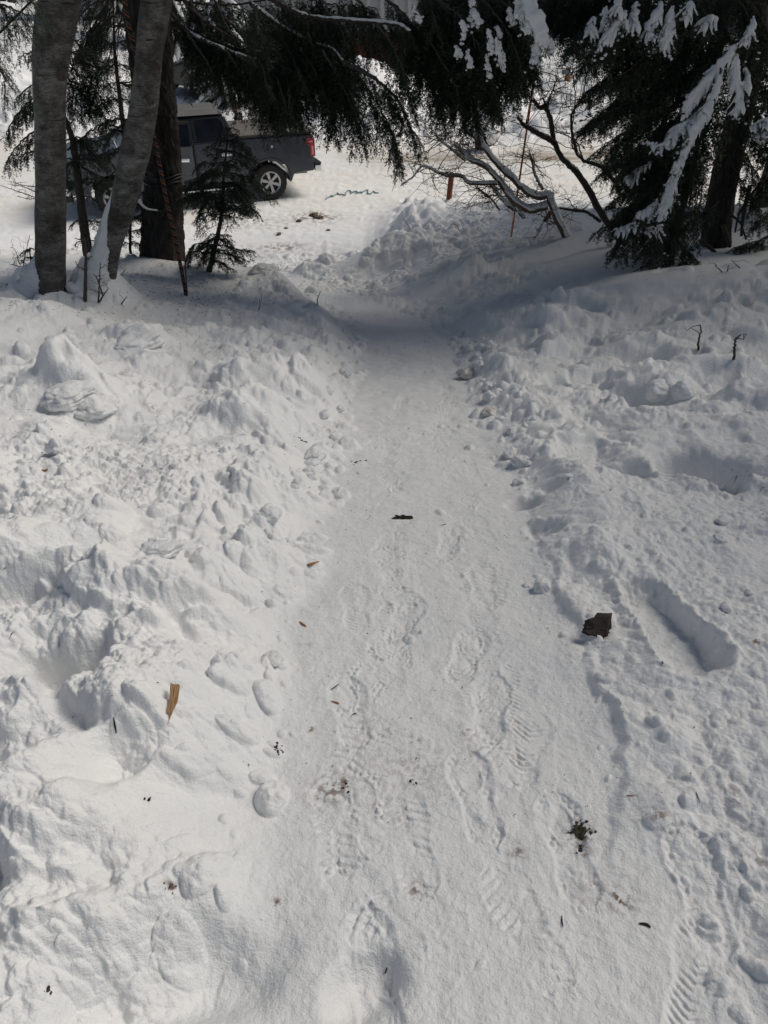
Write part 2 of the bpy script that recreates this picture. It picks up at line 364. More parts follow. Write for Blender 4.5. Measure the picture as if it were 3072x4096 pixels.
# deep boot hole
def hole(px, py, ln, wd, dep, rot, ramp_=.014):
    v = hit(px, py); w = window(v.x, v.y, ln)
    dx = Xg[w] + w1[w] * .55 + .010 * perlin(Xg[w] / .03, Yg[w] / .03, 77) - v.x; dy = Yg[w] + w2[w] * .55 + .010 * perlin(Xg[w] / .03 + 7, Yg[w] / .03, 78) - v.y; c, s = math.cos(rot), math.sin(rot)
    a = (dx * c + dy * s); b = (-dx * s + dy * c)
    waist = wd * (1 - .16 * np.exp(-((a + .02) / .05) ** 2)) * (1 + .08 * a / ln)
    q = np.sqrt((np.abs(a) / (ln / 2)) ** 2.6 + (np.abs(b) / (waist / 2)) ** 2.6 + 1e-9)
    q = q + .07 * perlin(Xg[w] / .06, Yg[w] / .06, 79) + .04 * perlin(Xg[w] / .02, Yg[w] / .02, 80)
    m_ = 1 - sst(.66, 1.10, q)
    floor_ = v.z - dep + .10 * (dy) * -1 * 0
    rimz = .012 * np.exp(-((q - 1.18) / .16) ** 2)
    Z[w] = (Z[w] + rimz) * (1 - m_) + (floor_ - .22 * dy + (Z[w] - v.z) * .12 + .010 * perlin(Xg[w] / .05, Yg[w] / .05, 76) + .006 * np.abs(perlin(Xg[w] / .02, Yg[w] / .02, 76))) * m_
_a, _b = hit(2560, 2300), hit(2790, 2670)
hole(2668, 2480, math.hypot(_a.x - _b.x, _a.y - _b.y) + .03, .21, .080, math.atan2(_a.y - _b.y, _a.x - _b.x))
hole(2870, 1885, .34, .17, .12, R(120))
# boot prints with tread
def boot(x, y, rot, dep=.012, ln=.31, wd=.115, kind=0, soft=.12):
    w = window(x, y, ln * .75)
    if w is None: return
    dx = Xg[w] - x; dy = Yg[w] - y; c, s = math.cos(rot), math.sin(rot)
    a = dx * c + dy * s; b = -dx * s + dy * c
    wv = wd / 2 * np.interp(a / ln, [-.5, -.42, -.3, -.1, .15, .35, .46, .5], [.35, .72, .80, .66, .98, .96, .6, .3])
    q = np.maximum(np.abs(b) / np.maximum(wv, 1e-4), np.abs(a) / (ln / 2))
    m_ = 1 - sst(1 - soft, 1 + soft, q)
    if kind == 0:                                    # round lugs in a long oval
        la = (a / .021); lb = (b / .021) + .5 * (np.floor(la) % 2)
        lug = ((la % 1) - .5) ** 2 + ((lb % 1) - .5) ** 2
        t = .0085 * (1 - sst(.05, .17, lug))
        ring = np.abs(np.sqrt((b / (wd * .30)) ** 2 + (((np.abs(a) - ln * .22)) / (ln * .20)) ** 2) - 1)
        t = np.where(np.sqrt((b / (wd * .30)) ** 2 + (((np.abs(a) - ln * .22)) / (ln * .20)) ** 2) < 1.1, .0065 * (1 - sst(.06, .2, ring)), t)
    elif kind == 1:                                  # bars
        t = .0065 * (1 - sst(.18, .34, np.abs(((a + np.abs(b) * .35) / .026) % 1 - .5)))
        t = np.where(np.abs(b) < .008, .0, t)
    else:
        t = .006 * (1 - sst(.2, .36, np.abs(((a - np.abs(b) * .6) / .019) % 1 - .5)))
    er = sst(-.35, .45, perlin(Xg[w] / .07, Yg[w] / .07, 91)) * .8 + .2 * sst(-.3, .3, perlin(Xg[w] / .02, Yg[w] / .02, 92))
    Z[w] += m_ * (-dep + t * er) * (.35 + .65 * er) + .22 * er * dep * np.exp(-((q - 1.14) / .16) ** 2)
for px, py, deg, dep, kd in ((1400, 2840, 100, .012, 0), (1870, 2620, 70, .013, 0), (1960, 2830, 78, .013, 0), (1900, 3180, 96, .013, 0), (1420, 2420, 95, .010, 2),
      (1620, 2480, 75, .012, 0), (2800, 3540, 84, .016, 0), (2790, 3900, 60, .014, 2), (1800, 2160, 80, .010, 1), (1640, 3350, 100, .007, 1), (2270, 3380, 92, .012, 0),
      (1500, 3960, 100, .016, 0), (1550, 2250, 100, .009, 0), (1930, 2330, 85, .010, 1), (1340, 3300, 95, .006, 1), (1490, 3640, 130, .006, 1), (2100, 3700, 110, .006, 1)):
    v = hit(px, py); boot(v.x, v.y, R(deg), dep, kind=kd, soft=.24)
for q in range(84):
    y = 1.0 + 6.5 * q / 84 + rng.uniform(-.1, .1); c = np.interp(y, PATH[:, 1], PATH[:, 0])
    boot(c + rng.choice([-1, 1]) * rng.uniform(.08, .28), y, R(90 + rng.uniform(-25, 25)), rng.uniform(.003, .008), ln=rng.uniform(.27, .32), wd=rng.uniform(.10, .125), kind=int(rng.integers(0, 3)), soft=.28)
# trodden-road ruts
Z -= road * .03 * np.exp(-((Yg - 23.2) / .35) ** 2) + road * .03 * np.exp(-((Yg - 21.4) / .3) ** 2)
# snow banked against the alders
for px, py, r, h, rt, asp in ((215, 1215, .15, .10, .1, 1.2), (440, 1190, .16, .09, .1, 1.3), (150, 1170, .26, .30, .2, 1.1), (395, 1175, .34, .42, .5, 1.0), (700, 1075, .5, .10, 0, 1.5), (60, 1250, .5, .1, 0, 1.5)):
    v = hit(px, py); lump(v.x, v.y, r, h, rt, asp, 1.2)
v = hit(2500, 1160); lump(v.x, v.y, .6, .10, .1, 2.0, 1.5); v = hit(2950, 1110); lump(v.x, v.y, .7, .14, .1, 2.2, 1.5)
# colour masks
tan = road * (.5 + .6 * octave(2.2, 81) + .5 * octave(.5, 84, ay=2)) * sst(16, 18, Yg) * (1 - .5 * sst(26, 32, Yg))
mud = road * np.clip(np.exp(-((Yg - 23.0 - .04 * Xg) / .9) ** 2) * (.75 + .9 * octave(.8, 82, ay=3, ax=.5)) * sst(-2, 1, Xg) * (1 - sst(9, 13, Xg)), 0, 1)
tan = np.clip(tan, 0, 1); far_lit = sst(12.5, 14.5, Ys)  # snow past the slope is paler, its brighter light put into the colour
dirt = np.zeros_like(Z)
def stain(px, py, r, a, seed=83, asp=1, wl=.02):
    v = hit(px, py); w = window(v.x, v.y, r * 2 * max(1, asp))
    q = ((Xg[w] - v.x) / (r * asp)) ** 2 + ((Yg[w] - v.y) / r) ** 2
    n_ = perlin(Xg[w] / wl, Yg[w] / wl, seed) + .5 * perlin(Xg[w] / wl * 3, Yg[w] / wl * 3, seed + 1)
    dirt[w] = np.maximum(dirt[w], min(1, a * 1.5) * np.exp(-q * .9) * sst(-.15, .35, n_))
for s_ in ((1330, 3160, .05, .55), (1380, 3130, .02, .8), (1650, 3080, .09, .22), (1500, 3000, .12, .14), (2320, 3330, .035, .8), (2330, 3400, .02, .7), (2480, 3600, .03, .7), (2420, 3560, .05, .25),
           (2070, 3400, .02, .5), (2640, 3260, .03, .5), (3020, 3420, .03, .4), (1660, 2960, .02, .5), (1240, 2915, .012, .8), (690, 3550, .012, .9), (1110, 3610, .01, .8), (1230, 2580, .02, .2),
           (2930, 3160, .04, .35), (1780, 1610, .2, .1), (600, 1880, .12, .18), (620, 1640, .05, .35), (3030, 2570, .02, .7), (1880, 3020, .05, .15), (1540, 3240, .08, .12), (1870, 2930, .03, .35), (1660, 3560, .02, .5)):
    stain(*s_)
for s_ in ((1262, 868, .35, .9, 83, 1.6), (1120, 990, .25, .6, 83, 2.), (1030, 890, .5, .3, 83, 2), (1080, 1000, .5, .25, 83, 2), (1190, 880, .1, .8), (1110, 935, .08, .9), (2230, 700, .25, .35)):
    stain(*s_, **({'wl': .12} if len(s_) == 6 else {}))
idx = np.arange(NR * NC).reshape(NR, NC)
faces = np.stack([idx[:-1, :-1], idx[:-1, 1:], idx[1:, 1:], idx[1:, :-1]], -1).reshape(-1, 4)
gnd = meshobj('snowy_ground', np.stack([Xg, Yg, Z], -1).reshape(-1, 3), faces, M['ground'])
for nm, arr in (('far_lit', far_lit), ('tan', tan), ('mud', mud), ('dirt', dirt)):
    a = gnd.data.attributes.new(nm, 'FLOAT', 'POINT'); a.data.foreach_set('value', np.clip(arr, 0, 1).astype(np.float32).ravel())
tag(gnd, 'snow covered ground sloping down to a packed snow road', None, None, 'structure')
# ============================================================ geometry buffers
def spline(pts, n):
    P = np.array([tuple(p) for p in pts], float)
    if len(P) == 2: return P[0] + (P[1] - P[0]) * np.linspace(0, 1, n)[:, None]
    Q = np.vstack([2 * P[0] - P[1], P, 2 * P[-1] - P[-2]]); out = []
    T = np.linspace(0, len(P) - 1, n)
    for t in T:
        i = min(int(t), len(P) - 2); f = t - i; a, b, c, d = Q[i:i + 4]
        out.append(.5 * ((2 * b) + (-a + c) * f + (2 * a - 5 * b + 4 * c - d) * f * f + (-a + 3 * b - 3 * c + d) * f ** 3))
    return np.array(out)
def frames(P):
    T = np.gradient(P, axis=0); T /= np.linalg.norm(T, axis=1)[:, None] + 1e-9
    ref = np.array([0, 0, 1.0]) if abs(T[len(T) // 2, 2]) < .8 else np.array([0, -1.0, 0])
    S = np.cross(T, ref); S /= np.linalg.norm(S, axis=1)[:, None] + 1e-9
    U = np.cross(S, T); return T, S, U
class Buf:
    def __init__(self): self.v = []; self.f = []; self.n = 0
    def add(self, v, f):
        self.v.append(np.asarray(v, np.float32)); self.f.append(np.asarray(f, np.int32) + self.n); self.n += len(v)
    def tube(self, P, r, ns=6, disp=None, flat=1.0, lift=0, caps=True):
        P = np.asarray(P, float); n = len(P); r = np.broadcast_to(np.asarray(r, float), (n,))
        T, S, U = frames(P); th = np.arange(ns) * 2 * np.pi / ns
        rr = r[:, None] * np.ones(ns)[None]
        if disp is not None: rr = rr + disp(np.linalg.norm(np.diff(P, axis=0, prepend=P[:1]), axis=1).cumsum()[:, None], th[None, :], r[:, None])
        V = P[:, None] + S[:, None] * (rr * np.cos(th))[..., None] + U[:, None] * (rr * np.sin(th) * flat + lift)[..., None]
        i = np.arange(n - 1)[:, None] * ns; j = np.arange(ns)[None]; k = (j + 1) % ns
        f = np.stack([i + j, i + k, i + ns + k, i + ns + j], -1).reshape(-1, 4)
        V = V.reshape(-1, 3)
        if caps:
            m = len(V); V = np.vstack([V, P[:1], P[-1:]]); q = np.arange(ns)
            f = np.vstack([f, np.stack([q, (q + 1) % ns, np.full(ns, m), np.full(ns, m)], -1)[:, [1, 0, 2, 2]], np.stack([q, (q + 1) % ns, np.full(ns, m + 1), np.full(ns, m + 1)], -1) + np.array([(n - 1) * ns, (n - 1) * ns, 0, 0])])
        self.add(V, f); return self
    def obj(self, name, mat, parent=None, smooth=True):
        V = np.vstack(self.v); Fc = np.vstack(self.f)
        tri = Fc[:, 2] == Fc[:, 3]
        if tri.any():                                   # mixed quads and triangles
            me = bpy.data.meshes.new(name)
            if parent is not None: V = V - np.array(parent.location, dtype=np.float32)
            q = Fc[~tri]; t = Fc[tri][:, :3]
            me.vertices.add(len(V)); me.vertices.foreach_set('co', V.astype(np.float32).ravel())
            me.loops.add(q.size + t.size); me.loops.foreach_set('vertex_index', np.concatenate([q.ravel(), t.ravel()]).astype(np.int32))
            me.polygons.add(len(q) + len(t))
            ls = np.concatenate([np.arange(0, q.size, 4), q.size + np.arange(0, t.size, 3)])
            me.polygons.foreach_set('loop_start', ls.astype(np.int32)); me.update(calc_edges=True); me.validate()
            if smooth: me.polygons.foreach_set('use_smooth', np.ones(len(me.polygons), dtype=bool))
            me.materials.append(mat); o = bpy.data.objects.new(name, me); COL.objects.link(o); o.parent = parent
            return o
        return meshobj(name, V, Fc, mat, parent, smooth)
# needles: thin diamonds set along every twig
def needles(buf, A, B, ln=.026, w=.0055, sp=.02):
    A = np.asarray(A, float); B = np.asarray(B, float)
    D = B - A; Ld = np.linalg.norm(D, axis=1) + 1e-9; T = D / Ld[:, None]
    ref = np.where(np.abs(T[:, 2:3]) > .9, np.array([[1.0, 0, 0]]), np.array([[0, 0, 1.0]]))
    S = np.cross(T, ref); S /= np.linalg.norm(S, axis=1)[:, None] + 1e-9; U = np.cross(S, T)
    # the twig itself
    hwd = .0022
    V = np.stack([A - S * hwd, A + S * hwd, B + S * hwd * .5, B - S * hwd * .5], 1).reshape(-1, 3)
    buf.add(V, np.arange(len(V)).reshape(-1, 4))
    cnt = np.maximum(1, (Ld / sp).astype(int)) * 2
    I = np.repeat(np.arange(len(A)), cnt); n = len(I)
    t = rng.random(n); phi = rng.choice([0, np.pi], n) + rng.normal(0, .55, n)
    p = A[I] + D[I] * t[:, None]
    side = S[I] * np.cos(phi)[:, None] + U[I] * np.sin(phi)[:, None]
    d = side * .8 + T[I] * rng.uniform(.35, .85, n)[:, None]; d /= np.linalg.norm(d, axis=1)[:, None]
    L_ = ln * rng.uniform(.7, 1.15, n)[:, None]
    wv = np.cross(d, T[I] + 1e-3); wv /= np.linalg.norm(wv, axis=1)[:, None] + 1e-9
    wv = wv * .5 + np.cross(d, wv) * rng.uniform(-1, 1, n)[:, None]; wv /= np.linalg.norm(wv, axis=1)[:, None] + 1e-9
    ww = w * .5 * wv
    V = np.stack([p, p + d * L_ * .5 + ww, p + d * L_, p + d * L_ * .5 - ww], 1).reshape(-1, 3)
    buf.add(V, np.arange(len(V)).reshape(-1, 4))
def bough(bf, bw, pts, tw=.4, droop=.6, curl=.8, step=.04, r0=.02, n_sub=.04, sub=.32, sp=.02, ln=.026, w=.0055, snow=None, snow_r=.05, taper=True, start=.08, sparse=0.):
    Lr = sum((Vector(pts[i + 1]) - Vector(pts[i])).length for i in range(len(pts) - 1))
    n = max(6, int(Lr / step)); P = spline(pts, n)
    P[1:-1] += rng.normal(0, .006, (n - 2, 3))
    bw.tube(P, np.linspace(r0, .004, n), 5)
    T, S, U = frames(P)
    A = []; B = []; tips = []
    for i in range(int(n * start), n):
        f = i / n
        if rng.random() < sparse: continue
        env = (min(1, .35 + f * 2.2) * (1 - .72 * f ** 2.2)) if taper else 1
        for sgn in (-1, 1):
            if rng.random() < .12: continue
            L_ = tw * env * rng.uniform(.55, 1.15)
            d = S[i] * sgn * rng.uniform(.5, 1) + T[i] * rng.uniform(.35, .9) + np.array([0, 0, -droop * rng.uniform(.6, 1.3)])
            d /= np.linalg.norm(d)
            m = max(3, int(L_ / .06)); s = np.linspace(0, 1, m + 1)[:, None]
            q = P[i] + d * L_ * s + np.array([0, 0, -1.0]) * curl * L_ * .5 * s ** 2 + rng.normal(0, .004, (m + 1, 3))
            A.append(q[:-1]); B.append(q[1:]); tips.append(q)
            tt = q[1:] - q[:-1]; k = int(L_ / n_sub)
            if k > 1:
                fr = rng.uniform(.1, .95, k); x = fr * m; j = x.astype(int); g = (x - j)[:, None]
                base = q[j] * (1 - g) + q[j + 1] * g; td = tt[j] / (np.linalg.norm(tt[j], axis=1)[:, None] + 1e-9)
                sd_ = np.cross(td, U[i] + .2 * rng.normal(0, 1, (k, 3))); sd_ /= np.linalg.norm(sd_, axis=1)[:, None] + 1e-9
                dr = sd_ * rng.choice([-1, 1], k)[:, None] * .8 + td * .75 + np.array([0, 0, -.3 * (droop > .5)])
                dr /= np.linalg.norm(dr, axis=1)[:, None]
                sl_ = sub * L_ * (1 - .6 * fr) * rng.uniform(.6, 1.1, k)
                A.append(base); B.append(base + dr * sl_[:, None])
    if A: needles(bf, np.vstack(A), np.vstack(B), ln, w, sp)
    if snow is not None:
        def dsp(s, th, r): return r * (.55 * perlin(s / .09 + 3 + 0 * th, np.cos(th) * 1.2 + P[0, 0] * 7 + 0 * s, 5) + .35 * perlin(s / .035, np.sin(th) * 2 + th * 1.5, 6))
        i0 = int(n * .06); ns_ = max(12, int(Lr / .025)); Q = spline(P[i0:], ns_)
        env = np.sin(np.linspace(.25, np.pi - .1, ns_)) ** .5 * snow_r * .66 * (1 + .3 * perlin(np.arange(ns_) * .17, np.zeros(ns_) + P[0, 0] * 3, 8))
        snow.tube(Q, env, 12, dsp, .62, snow_r * .38)
        for q in tips:
            if rng.random() < .82:
                m = len(q) - 1; e = rng.uniform(.35, .95); kk = max(5, int(m * e * 2)); Q = spline(q[:max(3, int(m * e) + 1)], kk)
                rr = np.sin(np.linspace(.5, np.pi - .05, kk)) ** .6 * rng.uniform(.010, .030) * (1 + .5 * rng.normal(0, .5, kk)).clip(.3, 1.8)
                snow.tube(Q, rr, 7, dsp, .7, .010)
            for _ in range(2):
                if rng.random() < .5: c = q[rng.integers(0, len(q))]; blob(snow, c + [rng.normal(0, .01), -.005, .01], rng.uniform(.007, .018), .7, 8, 5, .6)
def blob(buf, c, r, flat=.6, nu=8, nv=5, k=.35, seed=5):
    th = np.arange(nu) * 2 * np.pi / nu; ph = np.linspace(0.15, np.pi - .15, nv)
    a = perlin(np.cos(th)[None] * 1.3 + np.cos(ph)[:, None] + c[0] * 9, np.sin(th)[None] * 1.3 + c[1] * 9 + 0 * ph[:, None], seed)
    rr = r * (1 + k * a)
    V = np.stack([rr * np.sin(ph)[:, None] * np.cos(th), rr * np.sin(ph)[:, None] * np.sin(th), rr * flat * np.cos(ph)[:, None] + 0 * th], -1)
    V = V.reshape(-1, 3) + np.asarray(c)
    i = np.arange(nv - 1)[:, None] * nu; j = np.arange(nu)[None]; kk = (j + 1) % nu
    f = np.stack([i + j, i + nu + j, i + nu + kk, i + kk], -1).reshape(-1, 4)
    m = len(V); V = np.vstack([V, [np.asarray(c) + [0, 0, r * flat], np.asarray(c) - [0, 0, r * flat]]]); q = np.arange(nu)
    f = np.vstack([f, np.stack([q, (q + 1) % nu, np.full(nu, m), np.full(nu, m)], -1), np.stack([(q + 1) % nu + (nv - 1) * nu, q + (nv - 1) * nu, np.full(nu, m + 1), np.full(nu, m + 1)], -1)])
    buf.add(V, f)
def px3(l, y0, y1=None):
    y1 = y0 if y1 is None else y1
    return [tuple(at(p[0], p[1], y0 + (y1 - y0) * i / max(1, len(l) - 1))) for i, p in enumerate(l)]
def trunk_mesh(name, rows, Y, mat, parent, ridge=0, ns=40, sub=160, base=None, Yt=None, below=.3):
    """rows: (centre px, row, width px)"""
    Yt = Y if Yt is None else Yt; n = len(rows); pts = []; rad = []
    for i, (px, py, wd) in enumerate(rows):
        y = Y + (Yt - Y) * i / (n - 1); pts.append(tuple(at(px, py, y))); rad.append(wd * pxm(py, y) / 2)
    p0 = pts[0]; pts.insert(0, (p0[0] + (p0[0] - pts[1][0]) * .3, p0[1], p0[2] - below)); rad.insert(0, rad[0] * 1.08)
    pe = np.array(pts[-1]); d = pe - np.array(pts[-2]); d /= np.linalg.norm(d)       # goes on above the picture
    pts.append(tuple(pe + d * 2.2)); rad.append(rad[-1] * .93); pts.append(tuple(pe + d * 5)); rad.append(rad[-1] * .8)
    P = spline(pts, sub); r = np.interp(np.linspace(0, len(rad) - 1, sub), range(len(rad)), rad)
    b = Buf()
    def dsp(s, th, rr):
        a = th * rr / .05
        if ridge: return ridge * (np.abs(perlin(a * 1.1 + .35 * perlin(s / .15 + 0 * a, a * .3, 4), s / .22 + 0 * a, 2)) - .35) + ridge * .45 * perlin(a * 2.3, s / .09 + 0 * a, 3)
        return rr * .07 * perlin(a * .25, s / .4 + 0 * a, 2) + .0025 * perlin(a, s / .12 + 0 * a, 3)
    b.tube(P, r, ns, dsp, caps=True)
    return b.obj(name, mat, parent), P, r
# ------------------------------------------------------------ materials
def needle_mat(name, lo, hi):
    m, n, b = newmat(name); g = n.nodes.new('ShaderNodeNewGeometry')
    t = noise_node(n, 3.5, 3, .6, g.outputs['Position']); r = ramp(n, t.outputs[0], [(.3, lo), (.7, hi)])
    n.links.new(r.outputs[0], b.inputs['Base Color']); b.inputs['Roughness'].default_value = .55
    return m
M['fir'] = needle_mat('fir_needles', (.009, .016, .009), (.036, .056, .024))
M['hemlock'] = needle_mat('hemlock_needles', (.012, .022, .012), (.030, .050, .024))
M['twig'] = plain('twig_bark', (.07, .055, .045), .85, var=.4, scale=60, bmp=.003)
def fir_bark():
    m, n, b = newmat('fir_bark'); tc = n.nodes.new('ShaderNodeTexCoord'); mp = n.nodes.new('ShaderNodeMapping')
    mp.inputs['Scale'].default_value = (22, 22, 5); n.links.new(tc.outputs['Object'], mp.inputs[0])
    t = noise_node(n, 1, 6, .7, mp.outputs[0]); t2 = noise_node(n, 4, 3, .5, tc.outputs['Object'])
    r = ramp(n, t.outputs[0], [(.32, (.008, .007, .006)), (.5, (.030, .024, .021)), (.72, (.075, .064, .058))])
    n.links.new(r.outputs[0], b.inputs['Base Color']); b.inputs['Roughness'].default_value = .9; bump(n, b, t.outputs[0], .02, 1)
    return m
def alder_bark():
    m, n, b = newmat('alder_bark'); tc = n.nodes.new('ShaderNodeTexCoord')
    def mapped(sc_): q = n.nodes.new('ShaderNodeMapping'); q.inputs['Scale'].default_value = sc_; n.links.new(tc.outputs['Object'], q.inputs[0]); return q.outputs[0]
    def mul(a_, c_, mode='MULTIPLY'):
        q = n.nodes.new('ShaderNodeMix'); q.data_type = 'RGBA'; q.blend_type = mode; q.inputs['Factor'].default_value = 1; n.links.new(a_, q.inputs['A']); n.links.new(c_, q.inputs['B']); return q.outputs['Result']
    t0 = noise_node(n, 1, 8, .72, mapped((6, 6, 11))); c = ramp(n, t0.outputs[0], [(.32, (.035, .031, .027)), (.5, (.145, .135, .125)), (.68, (.27, .26, .245))]).outputs[0]
    t1 = noise_node(n, 1, 6, .7, mapped((11, 11, 85))); t1.inputs['Distortion'].default_value = 2.2; c = mul(c, ramp(n, t1.outputs[0], [(.38, (.20, .18, .16)), (.48, (.80, .80, .79)), (.6, (1, 1, 1))]).outputs[0])
    t2 = noise_node(n, 1, 5, .65, mapped((3.2, 3.2, 2.2))); c = mul(c, ramp(n, t2.outputs[0], [(.40, (.5, .48, .45)), (.52, (1, 1, 1))]).outputs[0])
    t3 = noise_node(n, 1, 3, .5, mapped((4, 4, 45))); c = mul(c, ramp(n, t3.outputs[0], [(.30, (.18, .15, .13)), (.34, (1, 1, 1))]).outputs[0])
    n.links.new(c, b.inputs['Base Color']); b.inputs['Roughness'].default_value = .8; bump(n, b, t0.outputs[0], .012, .8); return m
M['firbark'] = fir_bark(); M['alder'] = alder_bark(); M['darkbark'] = plain('dark_branch_bark', (.055, .043, .036), .85, var=.45, scale=35, bmp=.006)
M['shrubbark'] = plain('shrub_bark', (.12, .085, .055), .8, var=.4, scale=30, bmp=.005)
# ============================================================ near trees
def snowskirt(path, r, parent, flat=.7):
    b = Buf(); P = spline(path, 70); rr = np.interp(np.linspace(0, 1, 70), np.linspace(0, 1, len(r)), r)
    def dsp(s, th, q): return q * (.25 * perlin(s / .11 + 0 * th, np.cos(th) * 1.5 + 0 * s, 5) + .16 * perlin(s / .03 + 0 * th, th * 2 + 0 * s, 6) + .1 * perlin(s / .012 + 0 * th, th * 5 + 0 * s, 7))
    b.tube(P, rr, 26, dsp, flat); return b.obj('snow_cover', M['snow'], parent)
# alder 1
Y1 = 7.2
t = thing('alder_tree', at(205, 1180, Y1), 'upright pale barked alder trunk nearest the left edge, snow heaped at its foot', 'tree')
ROW1 = [(205, 1185, 114), (203, 1000, 116), (202, 800, 116), (201, 640, 113), (200, 463, 118), (199, 277, 130), (213, 139, 148), (241, 0, 155)]
_, PA1, _ = trunk_mesh('trunk', ROW1, Y1, M['alder'], t)
def kn(P, t_, px, py, Y, r):
    b = Buf(); c = np.array(at(px, py, Y)); blob(b, c, r, 1.2, 12, 8, .3); return b.obj('knot', M['darkbark'], t_)
kn(PA1, t, 243, 300, Y1 - .14, .035)
snowskirt([at(120, 1175, 7.15), at(150, 1080, 7.15), at(148, 1000, 7.2)], [.16, .11, .01], t)
snowskirt([at(155, 130, 7.16), at(180, 50, 7.16), at(190, -40, 7.18)], [.01, .04, .05], t)
# alder 2
Y2 = 7.4
t = thing('alder_tree', at(432, 1150, Y2), 'leaning pale barked alder with snow plastered up its left side, rope beside it', 'tree')
ROW2 = [(436, 1150, 48), (438, 1090, 58), (449, 975, 76), (487, 837, 96), (508, 745, 106), (541, 600, 113), (569, 463, 107), (583, 370, 108), (600, 185, 104), (627, 0, 116)]
trunk_mesh('trunk', ROW2, Y2, M['alder'], t)
snowskirt([at(350, 1190, 7.2), at(378, 1100, 7.25), at(398, 1020, 7.3), at(412, 940, 7.33), at(428, 870, 7.35), at(446, 800, 7.36), at(455, 745, 7.37)], [.20, .135, .095, .065, .040, .020, .006], t)
kn(None, t, 628, 260, Y2 - .13, .03); kn(None, t, 600, 400, Y2 - .13, .035)
# big fir
Y3 = 10.0
TF = thing('fir_tree', at(650, 1060, Y3), 'large dark furrowed fir trunk behind the leaning alder, wide drooping boughs', 'tree')
ROW3 = [(652, 1065, 178), (650, 1000, 172), (652, 850, 156), (654, 700, 140), (652, 560, 126), (628, 450, 158), (610, 300, 168), (598, 150, 176), (590, 0, 186)]
trunk_mesh('trunk', ROW3, Y3, M['firbark'], TF, ridge=.03, ns=110, sub=420)
b = Buf()
for py in (694, 706, 720):
    c = at(650, py, Y3); rr = 146 * pxm(py, Y3) / 2 + .012
    th = np.linspace(0, 2 * np.pi, 60); P = np.stack([c.x + rr * np.cos(th), c.y + rr * np.sin(th), c.z + .012 * np.sin(th * 3 + py)], -1)
    b.tube(P, .010, 6)
o = b.obj('strap', plain('black_strap', (.012, .012, .013), .5), None)
o.location = (0, 0, 0); tag(o, 'black straps wound round the thick fir trunk', 'strap')
bf = Buf(); bw = Buf(); bs = Buf()
FIRB = [  # px polylines, Y start, Y end, twig length, droop
 ([(690, 85), (790, 150), (900, 200), (1000, 236), (1100, 255), (1180, 290)], 9.9, 8.6, .55, 1.3),
 ([(690, 100), (830, 152), (960, 200), (1080, 212), (1180, 205)], 9.9, 8.9, .45, 1.3),
 ([(720, -20), (800, 70), (870, 115), (950, 160), (1020, 190)], 9.9, 9.3, .4, 1.2),
 ([(690, 60), (740, 120), (790, 190), (830, 250), (850, 290)], 9.9, 9.2, .40, 1.2),
 ([(1000, 10), (1080, 70), (1160, 125), (1260, 175), (1330, 198), (1375, 250)], 9.6, 8.4, .5, 1.3),
 ([(1090, 0), (1170, 45), (1250, 72), (1400, 84), (1580, 100), (1640, 130)], 9.4, 8.2, .45, 1.3),
 ([(1375, 250), (1450, 285), (1520, 330), (1590, 400), (1640, 500), (1690, 590)], 8.4, 7.9, .42, 1.3),
 ([(950, 225), (1040, 275), (1120, 320), (1165, 360), (1195, 395)], 9.0, 8.5, .36, 1.2),
 ([(1290, 200), (1350, 300), (1400, 400), (1430, 490), (1445, 570)], 8.6, 8.2, .40, 1.2),
 ([(1375, 250), (1460, 340), (1530, 450), (1580, 570), (1600, 670)], 8.4, 8.0, .42, 1.2),
 ([(1200, 190), (1260, 280), (1300, 380), (1320, 470), (1325, 540)], 8.8, 8.3, .34, 1.2),
 ([(900, 190), (930, 240), (970, 290), (1010, 330)], 9.3, 9.0, .34, 1.2),
 ([(1020, 240), (1060, 290), (1100, 340), (1120, 380)], 9.0, 8.7, .36, 1.2),
 ([(700, 0), (900, 20), (1150, -10), (1350, 20), (1500, 30)], 10.2, 9.2, .5, 1.3),
 ([(1150, 60), (1240, 150), (1330, 280), (1380, 380), (1400, 480)], 9.2, 8.6, .5, 1.2),
 ([(1500, 90), (1580, 200), (1620, 320), (1640, 420)], 8.4, 8.0, .4, 1.2),
 ([(1580, 40), (1680, 120), (1760, 230), (1820, 340), (1840, 420)], 8.6, 8.0, .5, 1.2),
 ([(1600, -60), (1750, 0), (1860, 90), (1930, 220), (1975, 350), (1995, 450)], 8.7, 7.9, .5, 1.2),
 ([(1700, 20), (1780, 150), (1850, 300), (1890, 420), (1900, 500)], 8.6, 8.0, .45, 1.2),
 ([(1550, 0), (1640, 100), (1700, 240), (1740, 380), (1750, 450)], 8.9, 8.4, .45, 1.2),
 ([(1750, -80), (1900, -20), (2000, 80), (2060, 200), (2090, 320)], 8.7, 8.0, .5, 1.2),
 ([(1900, -60), (2020, 20), (2090, 120), (2130, 230), (2150, 300)], 8.6, 8.1, .4, 1.1),
 ([(1500, -40), (1620, 60), (1700, 180), (1770, 300), (1800, 400)], 9.4, 8.8, .55, 1.2),
 ([(1650, -60), (1800, 60), (1880, 180), (1950, 300), (1970, 380)], 9.2, 8.6, .55, 1.2),
 ([(850, -30), (900, 90), (960, 200), (1000, 330)], 9.8, 9.4, .45, 1.2),
 ([(760, -40), (770, 40), (800, 130), (810, 240)], 9.9, 9.6, .4, 1.2),
 ([(1250, -40), (1300, 40), (1330, 160), (1350, 260)], 9.6, 9.2, .45, 1.2),
 ([(1330, -40), (1440, 10), (1520, 90), (1560, 170)], 9.2, 8.9, .5, 1.2),
]
